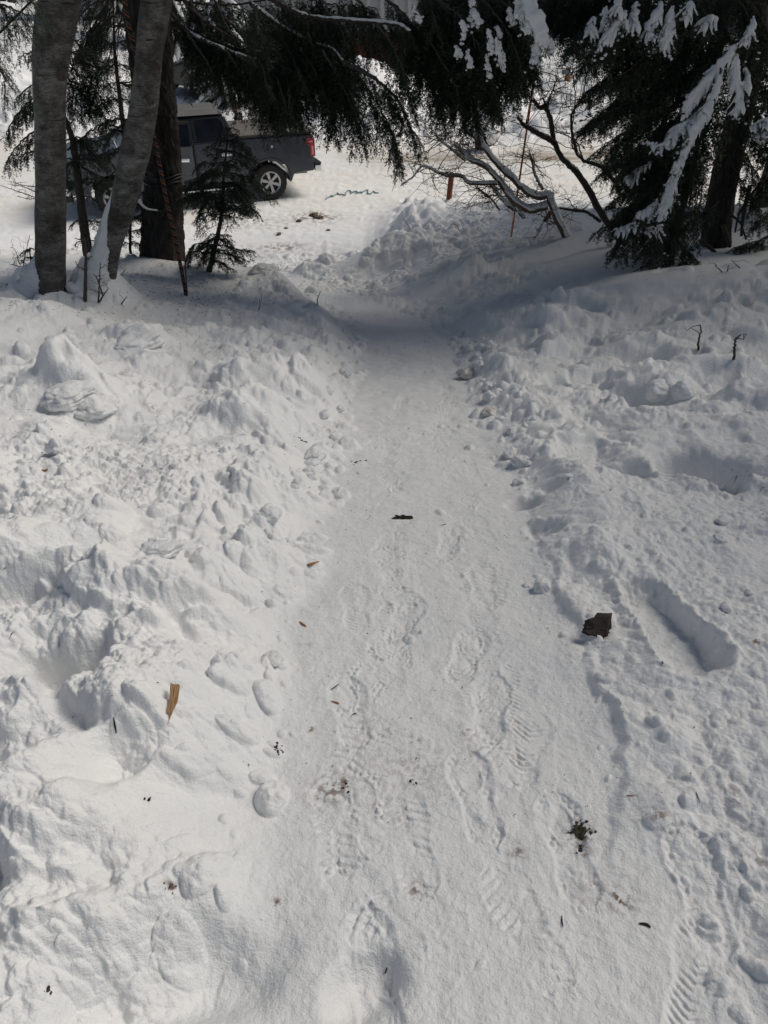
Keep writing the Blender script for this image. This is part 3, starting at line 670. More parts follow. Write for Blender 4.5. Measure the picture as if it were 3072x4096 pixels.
for i, (pl, a, c, tw, dr) in enumerate(FIRB):
    bough(bf, bw, px3(pl, a, c), tw, dr, .9, .026, .026 if i < 7 else .014, .036, .40, .014, .030, .0085)
for q in range(44):                                   # inner boughs, filling the dark heart of the crown
    x0 = rng.choice([rng.uniform(1000, 1330), rng.uniform(1640, 2050)], p=[.35, .65]); y0 = rng.uniform(-60, 250) if x0 < 1400 else rng.uniform(-80, 170)
    l = rng.uniform(110, 240); sl_ = rng.uniform(.1, .7)
    if x0 < 1400 and y0 < 170 and rng.random() < .6: y0 += 130
    bough(bf, bw, px3([(x0, y0), (x0 + l * sl_ * .6, y0 + l * .45), (x0 + l * sl_, y0 + l)], rng.uniform(8.6, 9.8), rng.uniform(8.2, 9.2)), .5, 1.3, .9, .030, .010, .040, .38, .014, .030, .0085)
for q in range(9):                                    # left-reaching boughs of the same tree
    x0 = rng.uniform(395, 520); y0 = rng.uniform(-60, 60); e = rng.uniform(-1, .1)
    bough(bf, bw, px3([(x0, y0), (x0 + 70 * e, y0 + 110), (x0 + 110 * e, y0 + 230)], 10.2, 10.0), .4, 1.2, .8, .045, .01, .045, .34, .024)
for pl, a, c in (([(560, -700), (900, -520), (1300, -420), (1700, -330), (1950, -180)], 10, 8.6), ([(560, -900), (800, -760), (1100, -620), (1350, -450)], 10, 8.9), ([(560, -800), (760, -520), (1050, -260), (1300, -120)], 10, 9.3)):
    bough(bf, bw, px3(pl, a, c), .6, 1.0, .8, .06, .04, .06, .34, .03)
# snow lying along the limbs
def limbsnow(pl, a, c, r, lift=.6):
    P = spline(px3(pl, a, c), 90); Q = P.copy(); Q[:, 2] += r * lift
    def dsp(s, th, q): return q * (.5 * perlin(s / .12 + 0 * th, np.cos(th) + 0 * s + pl[0][0], 5) + .2 * perlin(s / .03 + 0 * th, th + 0 * s, 6))
    bs.tube(Q, r * np.clip(.75 + .6 * perlin(np.arange(90) * .11, np.zeros(90) + pl[0][1], 3), .15, 2) * np.sin(np.linspace(.3, np.pi - .1, 90)) ** .4, 8, dsp, .55)
limbsnow(FIRB[0][0][:5], 9.9, 8.9, .028); limbsnow(FIRB[1][0][:4], 9.9, 9.2, .024); limbsnow(FIRB[4][0], 9.6, 8.4, .026); limbsnow(FIRB[5][0][1:], 9.2, 8.2, .032)
for px, py, rx, ry in ((1855, 110, 30, 50), (1890, 70, 25, 30), (1960, 160, 25, 60), (1990, 190, 22, 70), (1830, 200, 16, 16), (1885, 180, 10, 50), (1875, 230, 16, 40), (1950, 260, 14, 60), (1900, 60, 20, 30), (1655, 45, 14, 40), (1890, 4, 14, 8), (2010, 230, 12, 50), (1960, 80, 10, 20), (2040, 60, 16, 40), (1850, 255, 10, 20), (1990, 120, 12, 16), (1912, 270, 8, 20)):
    if rx < 11: continue
    bough(bf, bw, px3([(px - 4, py - ry * .6), (px, py), (px + rng.normal(8, 6), py + ry * .7)], 7.85 + rng.uniform(-.08, .05)), .085, 1.1, .9, .02, .006, .03, .40, .014, .028, .008, snow=bs, snow_r=rng.uniform(.018, .032))
for pl, a, r in (([(2107, -40), (2120, 20), (2145, 80), (2165, 130), (2180, 170)], 7.7, .085), ([(2085, 40), (2100, 90), (2110, 120)], 7.75, .05), ([(2150, 130), (2150, 190), (2135, 235)], 7.7, .06), ([(2190, 150), (2200, 190)], 7.75, .03), ([(2070, -20), (2080, 30), (2075, 60)], 7.75, .045)):
    bough(bf, bw, px3(pl if len(pl) > 2 else [pl[0], ((pl[0][0] + pl[1][0]) / 2, (pl[0][1] + pl[1][1]) / 2), pl[1]], a, a - .15), .17 if r > .05 else .1, 1.1, .9, .018, .01, .03, .40, .014, .028, .008, snow=bs, snow_r=r * 1.15)
bf.obj('foliage', M['fir'], TF, False); bw.obj('limbs', M['darkbark'], TF); bs.obj('snow_load', M['snow'], TF)
# ---- right hand hemlock, snow on its boughs
Y4 = 8.9
TH = thing('hemlock_tree', at(2668, 1077, Y4), 'dark hemlock at the right with long boughs weighed down by snow', 'tree')
trunk_mesh('trunk', [(2668, 1080, 34), (2690, 960, 40), (2715, 840, 46), (2750, 700, 50), (2790, 500, 55), (2850, 250, 62), (2900, 0, 70)], Y4, M['firbark'], TH, ridge=.012, ns=40, sub=160, Yt=9.1)
bf = Buf(); bw = Buf(); bs = Buf()
HB = [([(2840, 90), (2760, 160), (2640, 300), (2520, 400), (2420, 455), (2370, 480)], 9.0, 8.2), ([(2860, 250), (2740, 300), (2620, 340), (2480, 400), (2380, 475), (2330, 520)], 9.0, 8.3),
 ([(2830, 300), (2720, 400), (2590, 480), (2460, 550), (2370, 620)], 9.0, 8.3), ([(2800, 420), (2700, 500), (2580, 570), (2480, 640), (2400, 700)], 9.0, 8.3),
 ([(2790, 480), (2700, 580), (2600, 680), (2500, 770), (2440, 820)], 9.0, 8.3), ([(2760, 640), (2680, 700), (2580, 780), (2480, 860), (2390, 930)], 9.0, 8.2),
 ([(2740, 720), (2660, 800), (2580, 880), (2500, 960), (2455, 1030)], 9.0, 8.2), ([(2720, 820), (2680, 880), (2630, 960), (2560, 1030)], 9.0, 8.3),
 ([(2800, -60), (2640, 30), (2480, 120), (2380, 200), (2330, 290)], 9.0, 8.2), ([(2800, -100), (2560, -30), (2400, 60), (2320, 150), (2290, 210)], 9.1, 8.1),
 ([(2820, 0), (2700, 80), (2600, 200), (2500, 290), (2420, 330)], 9.0, 8.3), ([(2860, 120), (2780, 220), (2700, 330), (2640, 430), (2600, 500)], 9.0, 8.4),
 ([(2700, 900), (2660, 960), (2640, 1010), (2600, 1050)], 9.0, 8.6), ([(2700, 950), (2740, 1000), (2790, 1040)], 9.0, 8.6), ([(2880, 250), (2860, 380), (2850, 500), (2860, 620)], 8.9, 8.4),
 ([(2870, 350), (2820, 480), (2780, 600), (2760, 700)], 8.9, 8.4), ([(2820, 560), (2790, 660), (2770, 760), (2770, 850)], 8.9, 8.5), ([(2640, -80), (2520, 40), (2440, 160), (2400, 260)], 9.2, 8.8),
 ([(2780, 100), (2680, 190), (2560, 250), (2450, 300), (2370, 350), (2340, 385)], 9.0, 8.5), ([(2700, 180), (2560, 330), (2450, 420)], 9.3, 9.0), ([(2820, 380), (2650, 520), (2520, 650)], 9.3, 9.0), ([(2760, 560), (2640, 680), (2530, 820)], 9.3, 9.0),
 ([(2900, -100), (2960, 0), (3010, 120), (3040, 220)], 8.9, 8.4), ([(2950, 0), (3030, 60), (3090, 160)], 8.9, 8.5), ([(2900, 100), (2930, 200), (2950, 320)], 8.9, 8.5)]
for pl, a, c in HB:
    bough(bf, bw, px3(pl, a, c), .36, .55, .7, .024, .014, .030, .40, .012, .026, .0075)
for q in range(52):
    x0 = rng.uniform(2540, 2900); y0 = rng.uniform(-60, 820); l = rng.uniform(90, 200)
    if x0 < 2620 and 300 < y0 < 500 and rng.random() < .7: continue
    bough(bf, bw, px3([(x0, y0), (x0 - l * .5, y0 + l * .45), (x0 - l * .8, y0 + l)], rng.uniform(8.7, 9.5), rng.uniform(8.5, 9.1)), .38, .7, .8, .028, .008, .030, .40, .012, .026, .0075)
for q in range(30):                                   # far, thin upper curtain towards the centre
    x0 = rng.uniform(2180, 2500); y0 = rng.uniform(-140, -20); l = rng.uniform(120, 260)
    bough(bf, bw, px3([(x0 + 60, y0), (x0 + 10, y0 + l * .5), (x0 - 15, y0 + l)], 9.6, 9.3), .36, .9, .8, .03, .008, .035, .38, .014, .026, .0075)
SN = [([(2955, 165), (2930, 200), (2880, 260), (2835, 310), (2800, 350), (2770, 400), (2750, 450)], 8.25, .06),
 ([(2955, 200), (2955, 260), (2960, 330), (2965, 400), (2955, 440)], 8.25, .045), ([(2895, 260), (2880, 330), (2850, 400), (2820, 450), (2790, 500), (2765, 560), (2735, 620), (2710, 670)], 8.15, .068),
 ([(2870, 360), (2810, 430), (2760, 480), (2720, 500), (2690, 545), (2640, 575), (2600, 560)], 8.2, .040), ([(2730, 630), (2710, 700), (2690, 760), (2670, 820), (2655, 860)], 8.15, .06),
 ([(2515, 30), (2490, 70), (2450, 120), (2410, 170)], 8.05, .052), ([(2560, 0), (2540, 50), (2545, 80)], 8.15, .05), ([(2650, 0), (2640, 50), (2600, 110), (2620, 140)], 8.15, .06),
 ([(2700, 10), (2690, 70), (2680, 130), (2670, 190)], 8.15, .045), ([(2760, 10), (2750, 40)], 8.15, .035), ([(2385, 60), (2370, 90), (2365, 110)], 8.1, .03), ([(2880, 60), (2850, 60), (2835, 80)], 8.3, .03),
 ([(3030, 60), (3010, 110), (2990, 150)], 8.3, .035), ([(2430, 20), (2440, 60), (2430, 90)], 8.15, .035), ([(2470, 0), (2475, 30)], 8.1, .05), ([(2990, 260), (3005, 300), (2990, 330)], 8.3, .03), ([(3020, 500), (3060, 480), (3090, 470)], 8.0, .035), ([(3020, 545), (3050, 525), (3080, 500)], 8.0, .025),
 ([(2640, 800), (2600, 830), (2560, 850)], 8.25, .02), ([(2560, 870), (2520, 900), (2480, 915)], 8.25, .018), ([(2620, 640), (2560, 680), (2520, 710)], 8.5, .018), ([(2590, 930), (2630, 910), (2650, 900)], 8.25, .016)]
for pl, a, r in SN:
    P3 = px3(pl, a, a - .1)
    bough(bf, bw, [(p[0], p[1] + .06, p[2] - .03) for p in P3] if len(P3) > 2 else P3, .24, .7, .8, .022, .010, .032, .40, .013, .026, .007, snow=bs, snow_r=r)
for q in range(110):
    k = rng.integers(0, len(HB)); P = spline(px3(*HB[k]), 30)[rng.integers(4, 29)]
    if rng.random() < .5 or P[2] > 3.6: blob(bs, P + rng.normal(0, .09, 3) + [0, -.08, .0], rng.uniform(.006, .017), .5, 7, 5, .7)
bf.obj('foliage', M['hemlock'], TH, False); bw.obj('limbs', M['darkbark'], TH); bs.obj('snow_load', M['snow'], TH)
# ---- big leaning conifer trunk behind it
t = thing('hemlock_tree', at(2863, 975, 9.7), 'thick black trunk leaning right behind the snow laden hemlock', 'tree')
trunk_mesh('trunk', [(2863, 978, 112), (2868, 900, 110), (2885, 780, 106), (2915, 640, 104), (2950, 500, 98), (2985, 350, 96), (3010, 200, 94), (3030, 0, 96)], 9.7, M['firbark'], t, ridge=.018, ns=70, sub=240, Yt=9.8)
bf = Buf(); bw = Buf()
for pl in ([(2960, 470), (3040, 560), (3100, 650)], [(2940, 560), (3020, 680), (3060, 760)], [(2920, 640), (2990, 760), (3040, 830)], [(3000, 300), (3080, 380), (3140, 480)], [(2985, 380), (3060, 500), (3090, 600)],
           [(3150, 900), (3060, 950), (2990, 975), (2940, 990)], [(3150, 950), (3070, 1000), (3000, 1020), (2960, 1040)], [(3150, 800), (3080, 850), (3030, 900)], [(3120, 600), (3090, 700), (3060, 780)], [(3000, 0), (3060, 120), (3080, 260)], [(3050, 80), (3090, 240), (3080, 400)]):
    bough(bf, bw, px3(pl, 9.6, 9.2), .34, .7, .8, .026, .012, .03, .40, .013, .026, .0075)
for pl, r in (([(3072, 700), (3020, 760), (2990, 800), (2955, 860), (2940, 930)], .022), ([(2912, 850), (2960, 890), (2975, 930), (2985, 960)], .016), ([(2800, 960), (2850, 1000), (2905, 1050)], .03), ([(2890, 900), (2910, 950), (2920, 990)], .03), ([(3000, 740), (2975, 850), (2965, 945)], .03)):
    bw.tube(spline(px3(pl, 9.4, 9.3), 30), np.linspace(r, r * .6, 30), 6)
bf.obj('foliage', M['hemlock'], t, False); bw.obj('limbs', M['darkbark'], t)
# ---- generic small hemlock: trunk points + levels
def small_hemlock(label, trunk, Y, levels, r0=.03, mat='hemlock', tw=.26, sp=.016, name='hemlock_sapling', yspread=1.0, extra=None, snow=0, group=None, step=.03):
    t = thing(name, at(trunk[0][0], trunk[0][1], Y), label, 'tree', group)
    P = spline(px3(trunk, Y), 60); P[0, 2] -= .05
    b = Buf(); b.tube(P, np.linspace(r0, .006, 60), 10, lambda s, th, r: r * .18 * perlin(th * 1.2 + 0 * s, s / .06 + 0 * th, 3)); b.obj('trunk', M['darkbark'], t)
    bf = Buf(); bw = Buf(); bs = Buf()
    for (py, ln, dens) in levels:
        j = np.argmin([abs(CAMZ and (2048 - F * ((p[2] - CAMZ) * CT + p[1] * ST) / (p[1] * CT - (p[2] - CAMZ) * ST)) - py) for p in P])
        for k in range(dens):
            a = rng.uniform(0, 2 * np.pi) if k > 1 else (0 if k == 0 else np.pi) + rng.normal(0, .3)
            l = ln * rng.uniform(.5, 1.25); d = np.array([math.cos(a), math.sin(a) * yspread, 0])
            p0 = P[j]; pts = [p0, p0 + d * l * .35 + [0, 0, rng.uniform(-.05, .09) * l], p0 + d * l * .7 + [0, 0, rng.uniform(-.22, .02) * l], p0 + d * l + rng.normal(0, .06 * l, 3) + [0, 0, rng.uniform(-.48, -.15) * l]]
            bough(bf, bw, [tuple(q) for q in pts], min(tw, l * .55), .35, .5, step * .8, .008, .026, .42, sp * .75, .022, .0068, snow=bs if rng.random() < snow else None, snow_r=.02)
    if extra:
        for pl, a, c, twl, sparse in extra: bough(bf, bw, px3(pl, a, c), twl, .6, .7, step * .8, .012, .03, .40, sp * .7, .024, .0072, sparse=sparse)
    bf.obj('foliage', M[mat], t, False); bw.obj('limbs', M['darkbark'], t)
    if bs.n: bs.obj('snow_load', M['snow'], t)
    return t
yS = hit(835, 1085).y
small_hemlock('small feathery hemlock growing in front of the pickup, brown trunk bare near its foot', [(835, 1090), (850, 1030), (868, 950), (888, 850), (895, 700), (905, 600), (912, 515)], yS,
    [(515, .10, 3), (540, .20, 3), (570, .30, 4), (605, .36, 4), (645, .44, 4), (690, .50, 4), (735, .56, 4), (775, .54, 4), (810, .42, 3), (840, .36, 2), (870, .25, 2), (935, .22, 3), (960, .34, 5), (985, .42, 5), (1010, .36, 4), (1040, .25, 3)], r0=.04)
# hemlock sapling behind the first alder
small_hemlock('thin hemlock sapling behind the upright alder with a crooked dark stem', [(350, 1010), (335, 900), (318, 760), (305, 660), (290, 560), (262, 480), (225, 400), (220, 200), (225, 20)], 8.6,
    [(560, .4, 3), (640, .45, 4), (720, .35, 3), (800, .3, 2), (880, .3, 2), (960, .25, 2)], r0=.06, tw=.22, sp=.022,
    extra=[([(230, 300), (170, 330), (100, 360), (60, 400)], 8.4, 8.2, .22, 0), ([(230, 380), (160, 400), (90, 440), (40, 500), (25, 560)], 8.4, 8.1, .26, 0), ([(230, 180), (160, 190), (110, 215), (70, 230)], 8.4, 8.2, .2, .1),
     ([(230, 500), (150, 520), (90, 560), (40, 620), (25, 660)], 8.4, 8.1, .26, 0), ([(230, 340), (160, 370), (100, 420), (60, 470)], 8.5, 8.3, .25, 0), ([(230, 590), (150, 600), (90, 620), (60, 650)], 8.4, 8.2, .2, .2),
     ([(230, 140), (300, 220), (370, 330), (420, 440)], 8.5, 8.4, .42, 0), ([(250, 100), (330, 200), (380, 300), (400, 400)], 8.6, 8.5, .42, 0), ([(250, 200), (300, 280), (340, 370), (350, 450)], 8.5, 8.4, .4, 0), ([(240, 250), (280, 320), (300, 400), (300, 460)], 8.5, 8.4, .4, .1),
     ([(270, 600), (340, 540), (400, 500), (440, 480)], 8.6, 8.4, .2, .1), ([(300, 560), (360, 600), (420, 660)], 8.6, 8.4, .22, .2), ([(300, 640), (370, 690), (440, 720)], 8.6, 8.4, .22, .2), ([(240, 320), (300, 350), (380, 420)], 8.7, 8.5, .35, 0)])
b = Buf()
small_hemlock('grey sapling stem rising between the two pale alders, crown out of sight', [(500, 720), (505, 600), (495, 520), (478, 380), (462, 240), (455, 100), (452, -60)], 9.4,
    [(100, .4, 3), (180, .45, 3), (260, .4, 3), (330, .4, 3), (400, .4, 3), (470, .35, 3), (530, .35, 3), (600, .3, 3), (660, .3, 2)], r0=.045, tw=.28, sp=.022,
    extra=[([(460, 60), (400, 90), (340, 150), (310, 210)], 9.3, 9.1, .35, 0), ([(460, 0), (380, 10), (320, 60), (290, 120)], 9.3, 9.1, .3, .1), ([(510, 640), (450, 700), (400, 760)], 9.3, 9.0, .25, .2), ([(500, 520), (440, 500), (400, 520)], 9.3, 9.1, .2, 0)])
small_hemlock('low hemlock sprig beside the foot of the upright alder', [(120, 1125), (123, 1060), (118, 990)], 7.9, [(1000, .12, 3), (1030, .2, 3), (1060, .16, 2)], r0=.01, tw=.08)
small_hemlock('hemlock seedling in the gap between leaning alder and fir trunk', [(520, 1000), (522, 900), (530, 800), (540, 700)], 9.8, [(760, .2, 3), (820, .28, 4), (880, .34, 4), (930, .36, 4), (970, .25, 3)], r0=.02)
# overhanging bough, upper left corner
t = thing('overhanging_bough', at(20, 60, 6.5), 'dark conifer bough hanging into the top left corner', 'bough'); bf = Buf(); bw = Buf()
for pl in ([(-120, -60), (-20, 0), (60, 40), (120, 60)], [(-120, 180), (-40, 230), (10, 300), (30, 420)], [(-100, 0), (0, 20), (30, 80), (40, 160)], [(60, -120), (110, -30), (150, 40)], [(-60, 60), (-20, 160), (0, 260)]):
    bough(bf, bw, px3(pl, 6.6, 6.2), .26, 1.0, .8, .03, .012, .035, .36, .016, .02, .005)
bw.tube(spline(px3([(150, -20), (90, 40), (40, 90), (0, 130), (-40, 160)], 6.4), 30), .008, 6)
bf.obj('foliage', M['hemlock'], t, False); bw.obj('limbs', M['darkbark'], t)
# ============================================================ leafless shrubs
def twigs(buf, P, n, l, r, z=(-.3, .8), depth=2):
    for q in range(n):
        i = rng.integers(len(P) // 4, len(P)); p = P[i]; d = rng.normal(0, 1, 3); d[1] *= .5; d[2] = rng.uniform(*z); d /= np.linalg.norm(d)
        L_ = l * rng.uniform(.4, 1.1); c = p + d * L_ * .5 + rng.normal(0, .07, 3) * L_; e = p + d * L_ + rng.normal(0, .2, 3) * L_
        Q = spline([p, c, e], 8); Q[1:-1] += rng.normal(0, .008, (6, 3)); buf.tube(Q, np.linspace(r, r * .35, 8), 4)
        if depth > 1: twigs(buf, Q, 3, l * .5, r * .55, z, depth - 1)
t = thing('bent_shrub', at(2250, 940, 11.0), 'bare shrub bent over left, snow lying along its stems, beside the orange pole', 'shrub')
bw = Buf(); bs = Buf()
SH = [([(2270, 955), (2232, 880), (2205, 809), (2195, 782), (2151, 787), (2097, 760), (2053, 717), (1999, 668), (1950, 608), (1912, 560), (1880, 532), (1855, 527)], .050, .022, 1),
 ([(2189, 825), (2124, 839), (2075, 820), (2032, 771), (1988, 717), (1945, 668), (1880, 636), (1847, 603), (1820, 576)], .045, .018, 1),
 ([(2097, 874), (2059, 825), (2021, 771), (1990, 720)], .022, .014, 1), ([(1988, 733), (1880, 733), (1847, 706), (1782, 700), (1739, 684), (1690, 665), (1652, 706), (1603, 744)], .024, .006, 1),
 ([(2060, 842), (2010, 800), (1975, 755), (1960, 733)], .022, .014, 1), ([(1860, 640), (1810, 600), (1760, 560), (1740, 530)], .018, .006, 1), ([(2170, 760), (2140, 700), (2130, 650), (2120, 620)], .016, .01, 1),
 ([(2200, 850), (2190, 870), (2180, 880)], .03, .02, 0), ([(1998, 840), (1960, 790), (1900, 745)], .012, .006, 0), ([(1960, 610), (1940, 560), (1920, 500), (1905, 450)], .014, .006, 1)]
for k, (pl, r0, r1, sn) in enumerate(SH):
    P = spline(px3(pl, 11.0 + .06 * k, 11.3), 60); P[1:-1] += rng.normal(0, .004, (58, 3)); r0 *= 1.15; r1 *= 1.3; bw.tube(P, np.linspace(r0, r1, 60), 10, lambda s, th, r: r * .15 * perlin(th * 2 + 0 * s, s / .08 + 0 * th, 3))
    if sn:
        Q = P.copy(); rr = np.linspace(r0, r1, 60) * 1.22; Q[:, 2] += rr * .72; Q[:, 1] -= rr * .2
        def dsp(s, th, r): return r * (.28 * perlin(s / .10 + 0 * th, np.cos(th) + 0 * s + pl[0][0], 5) + .15 * perlin(s / .03 + 0 * th, th + 0 * s, 6))
        bs.tube(Q, rr * np.clip(.95 + .5 * perlin(np.arange(60) * .12, np.zeros(60) + k, 3), .4, 1.7), 12, dsp, .7)
    twigs(bw, P, 12, .55, .007, (-.6, .9), 3)
    if k in (3, 5): twigs(bw, P[20:], 8, .5, .006, (-.7, .8), 3)
bw.obj('stems', M['shrubbark'], t); bs.obj('snow_load', M['snow'], t)
t = thing('leaning_sapling', at(2505, 1005, 9.9), 'dark leafless sapling leaning left, forked above the orange pole', 'tree')
bw = Buf(); bs = Buf()
SF = [([(2512, 1012), (2480, 960), (2440, 902), (2395, 838), (2352, 754), (2302, 684), (2300, 680), (2254, 640), (2218, 569), (2206, 498), (2186, 437), (2155, 429), (2131, 398)], .052, .022), ([(2218, 569), (2123, 517), (2095, 501), (2070, 468)], .034, .014),
 ([(2186, 437), (2180, 415), (2172, 392)], .02, .006), ([(2190, 440), (2195, 400), (2215, 350), (2233, 302)], .014, .006), ([(2480, 770), (2440, 700), (2390, 660), (2320, 630), (2290, 540), (2288, 458), (2330, 390), (2345, 300)], .03, .007), ([(2330, 632), (2300, 560), (2220, 525)], .01, .006),
 ([(2400, 885), (2350, 850), (2300, 842), (2240, 832)], .022, .016), ([(2310, 620), (2285, 560), (2300, 400), (2290, 280), (2295, 230)], .010, .004)]
for k, (pl, r0, r1) in enumerate(SF):
    P = spline(px3(pl, 9.9, 10.0 + .05 * k), 60); P[1:-1] += rng.normal(0, .004, (58, 3)); bw.tube(P, np.linspace(r0, r1, 60), 10, lambda s, th, r: r * .15 * perlin(th * 2 + 0 * s, s / .08 + 0 * th, 3))
    twigs(bw, P[15:], 7, .6, .0055, (-.2, 1), 3)
    if r0 > .02:
        Q = P.copy(); rr = np.linspace(r0, r1, 60); Q[:, 2] += rr * .55; Q[:, 0] += rr * .35
        bs.tube(Q[4:50], rr[4:50] * np.clip(.55 + .8 * perlin(np.arange(46) * .2, np.zeros(46) + k, 3), .2, 1.1), 8, None, .7)
bw.obj('stems', M['darkbark'], t); bs.obj('snow_load', M['snow'], t)
def sprig(name, label, cat, pls, Y, r, tw=3, mat='twig', group=None, depth=1, zr=(.1, 1)):
    P0 = at(pls[0][0][0], pls[0][0][1], Y); b = Buf()
    for pl in pls:
        P = spline(px3(pl, Y), 24); P[1:-1] += rng.normal(0, .002, (22, 3)); b.tube(P, np.linspace(r, r * .4, 24), 6)
        if tw: twigs(b, P, tw, .16, r * .4, zr, depth)
    o = b.obj(name, M[mat]); return tag(o, label, cat, group)
def ys(px, py): return hit(px, py).y
sprig('sapling_stem', 'dark reddish stem standing in the snow between the two alders', 'sapling', [[(341, 1205), (343, 1080), (342, 1000), (338, 950)]], ys(341, 1205), .020, 4)
sprig('bare_twig', 'thin forked twig in snow at the foot of the leaning alder', 'twig', [[(393, 1210), (398, 1130), (402, 1050)], [(398, 1208), (415, 1180), (432, 1155)], [(412, 1180), (390, 1120), (375, 1095)]], ys(395, 1210), .009, 3)
sprig('bare_twig', 'slanting twig poking out right of the leaning alder', 'twig', [[(445, 1135), (480, 1100), (505, 1075)], [(445, 1135), (470, 1120), (500, 1085)]], 7.6, .006, 2)
sprig('bare_twig', 'short dark twig in snow between alder and red rope', 'twig', [[(485, 1217), (497, 1200), (508, 1185)]], ys(485, 1217), .007, 1)
sprig('bare_twig', 'curved bare sprout left of the upright alder', 'twig', [[(115, 1125), (90, 1080), (60, 1000), (42, 990)], [(85, 1070), (60, 1060), (40, 1058)], [(25, 1140), (50, 1130), (57, 1140)], [(90, 1080), (100, 1020), (120, 940)]], 8.0, .006, 4)
sprig('bare_twig', 'fan of thin dry twigs sticking out left of the upright alder', 'twig', [[(145, 790), (100, 775), (40, 755), (0, 740)], [(145, 770), (100, 750), (30, 735)], [(145, 795), (110, 795), (70, 785)], [(145, 750), (90, 740), (40, 725)]], 7.3, .005, 5)
sprig('bare_twig', 'straight dark twig upright in lumpy snow on the right', 'twig', [[(2792, 1400), (2795, 1360), (2805, 1320), (2800, 1298)]], ys(2792, 1400), .010, 2)
sprig('bare_twig', 'bent dark twig near the right edge, hooked at its top', 'twig', [[(2934, 1438), (2940, 1380), (2943, 1355), (2966, 1338)]], ys(2934, 1438), .010, 1)
sprig('bare_twig', 'arching twig on the drift in front of the snowy hemlock', 'twig', [[(2500, 1123), (2530, 1090), (2580, 1065), (2618, 1060)], [(2588, 1128), (2620, 1110), (2643, 1095), (2637, 1040), (2700, 1035)]], 8.4, .008, 2)
sprig('bare_twig', 'twig pair on the drift crest below the leaning black trunk', 'twig', [[(2888, 1088), (2865, 1065), (2860, 1055)], [(2960, 1073), (2940, 1055), (2925, 1040)], [(2908, 1088), (2915, 1060)]], ys(2900, 1088), .006, 1)
sprig('bare_twig', 'thin dark twig sticking up on the left bank below the alders', 'twig', [[(1035, 1240), (1040, 1215), (1037, 1195)]], ys(1035, 1240), .005, 1)
sprig('bare_twig', 'thin dark twig sticking up at the far end of the path', 'twig', [[(1268, 1225), (1272, 1190), (1284, 1165)]], ys(1268, 1225), .006, 1)
sprig('bare_twig', 'small curled twig on the ploughed heap, left of the wooden stake', 'twig', [[(1642, 915), (1625, 890), (1612, 875)]], ys(1642, 915), .007, 2)
sprig('bare_twig', 'small curled twig on the ploughed heap, below the wooden stake', 'twig', [[(1838, 925), (1830, 905), (1815, 895)]], ys(1838, 925), .007, 2)
sprig('bare_twig', 'dead twig with side shoots low on the small hemlock trunk', 'twig', [[(885, 880), (930, 850), (968, 825), (970, 800)], [(880, 860), (940, 870), (1005, 873)], [(968, 868), (985, 855), (992, 845)]], yS, .007, 4, depth=2)
sprig('thorny_shrub', 'fine leafless bush rising from the far snow bank', 'shrub', [[(2360 + i * 26, 420 + rng.uniform(-10, 20)), (2365 + i * 26, 340), (2355 + i * 30, 270 + rng.uniform(-20, 40))] for i in range(8)], 27.5, .012, 6, depth=3)
sprig('thorny_shrub', 'tall fine leafless bush in front of the snow mound', 'shrub', [[(2250 + i * 16, 420 + rng.uniform(-10, 20)), (2240 + i * 22, 340), (2220 + i * 28, 240 + rng.uniform(-20, 40))] for i in range(7)], 26.5, .012, 6, depth=3)
# ============================================================ rope, poles, stakes
def helix(P, R0, r, turns_per_m, ph, ns=5):
    T, S, U = frames(P); s = np.linalg.norm(np.diff(P, axis=0, prepend=P[:1]), axis=1).cumsum(); a = s * turns_per_m * 2 * np.pi + ph
    b = Buf(); b.tube(P + S * (R0 * np.cos(a))[:, None] + U * (R0 * np.sin(a))[:, None], r, ns); return b
M['black_yarn'] = plain('black_rope_strand', (.02, .018, .018), .9, var=.5, scale=400)
M['tan_yarn'] = plain('tan_rope_strand', (.20, .14, .10), .9, var=.5, scale=400)
M['orange_yarn'] = plain('orange_rope_strand', (.34, .10, .035), .9, var=.5, scale=400)
yb = hit(745, 1178).y
t = thing('rope', at(745, 1180, yb), 'black and orange braided rope hanging down in front of the big fir trunk', 'rope')
P = spline([at(x, y, yb - .5 * (1180 - y) / 1180) for x, y in ((470, -260), (498, 0), (515, 100), (548, 240), (590, 430), (628, 610), (668, 810), (706, 980), (745, 1182))], 900)
for k in range(3): helix(P, .0105, .0120, 11, k * 2.094).obj('strand', M['black_yarn'], t)
helix(P, .0165, .0062, 11, 1.05).obj('strand', M['orange_yarn'], t); helix(P, .0165, .0045, 11, 3.14).obj('strand', M['tan_yarn'], t)
b = Buf(); b.tube(spline([at(733, 940, yb), at(741, 1060, yb), at(749, 1180, yb)], 30), .008, 6)
tag(b.obj('stick', plain('red_brown_stick', (.12, .04, .02), .7)), 'straight red brown stick in the snow beside the rope end', 'stick')
M['orange_pole'] = plain('orange_pole', (.48, .17, .05), .6, var=.35, scale=9)
yp = hit(2043, 948).y
b = Buf(); b.tube(spline([at(2042, 965, yp), at(2092, 620, yp), at(2140, 290, yp), at(2160, 130, yp)], 40), .0155, 10)
tag(b.obj('marker_pole', M['orange_pole']), 'tall thin orange snow marker pole standing beside the bent shrub', 'pole')
def box(buf_v, buf_f, c, s, rot=None):
    n = len(buf_v)
    for dz in (-1, 1):
        for dx, dy in ((-1, -1), (1, -1), (1, 1), (-1, 1)): buf_v.append(np.array(c) + np.array([dx * s[0], dy * s[1], dz * s[2]]) / 2)
    buf_f += [(n, n + 3, n + 2, n + 1), (n + 4, n + 5, n + 6, n + 7), (n, n + 1, n + 5, n + 4), (n + 1, n + 2, n + 6, n + 5), (n + 2, n + 3, n + 7, n + 6), (n + 3, n, n + 4, n + 7)]
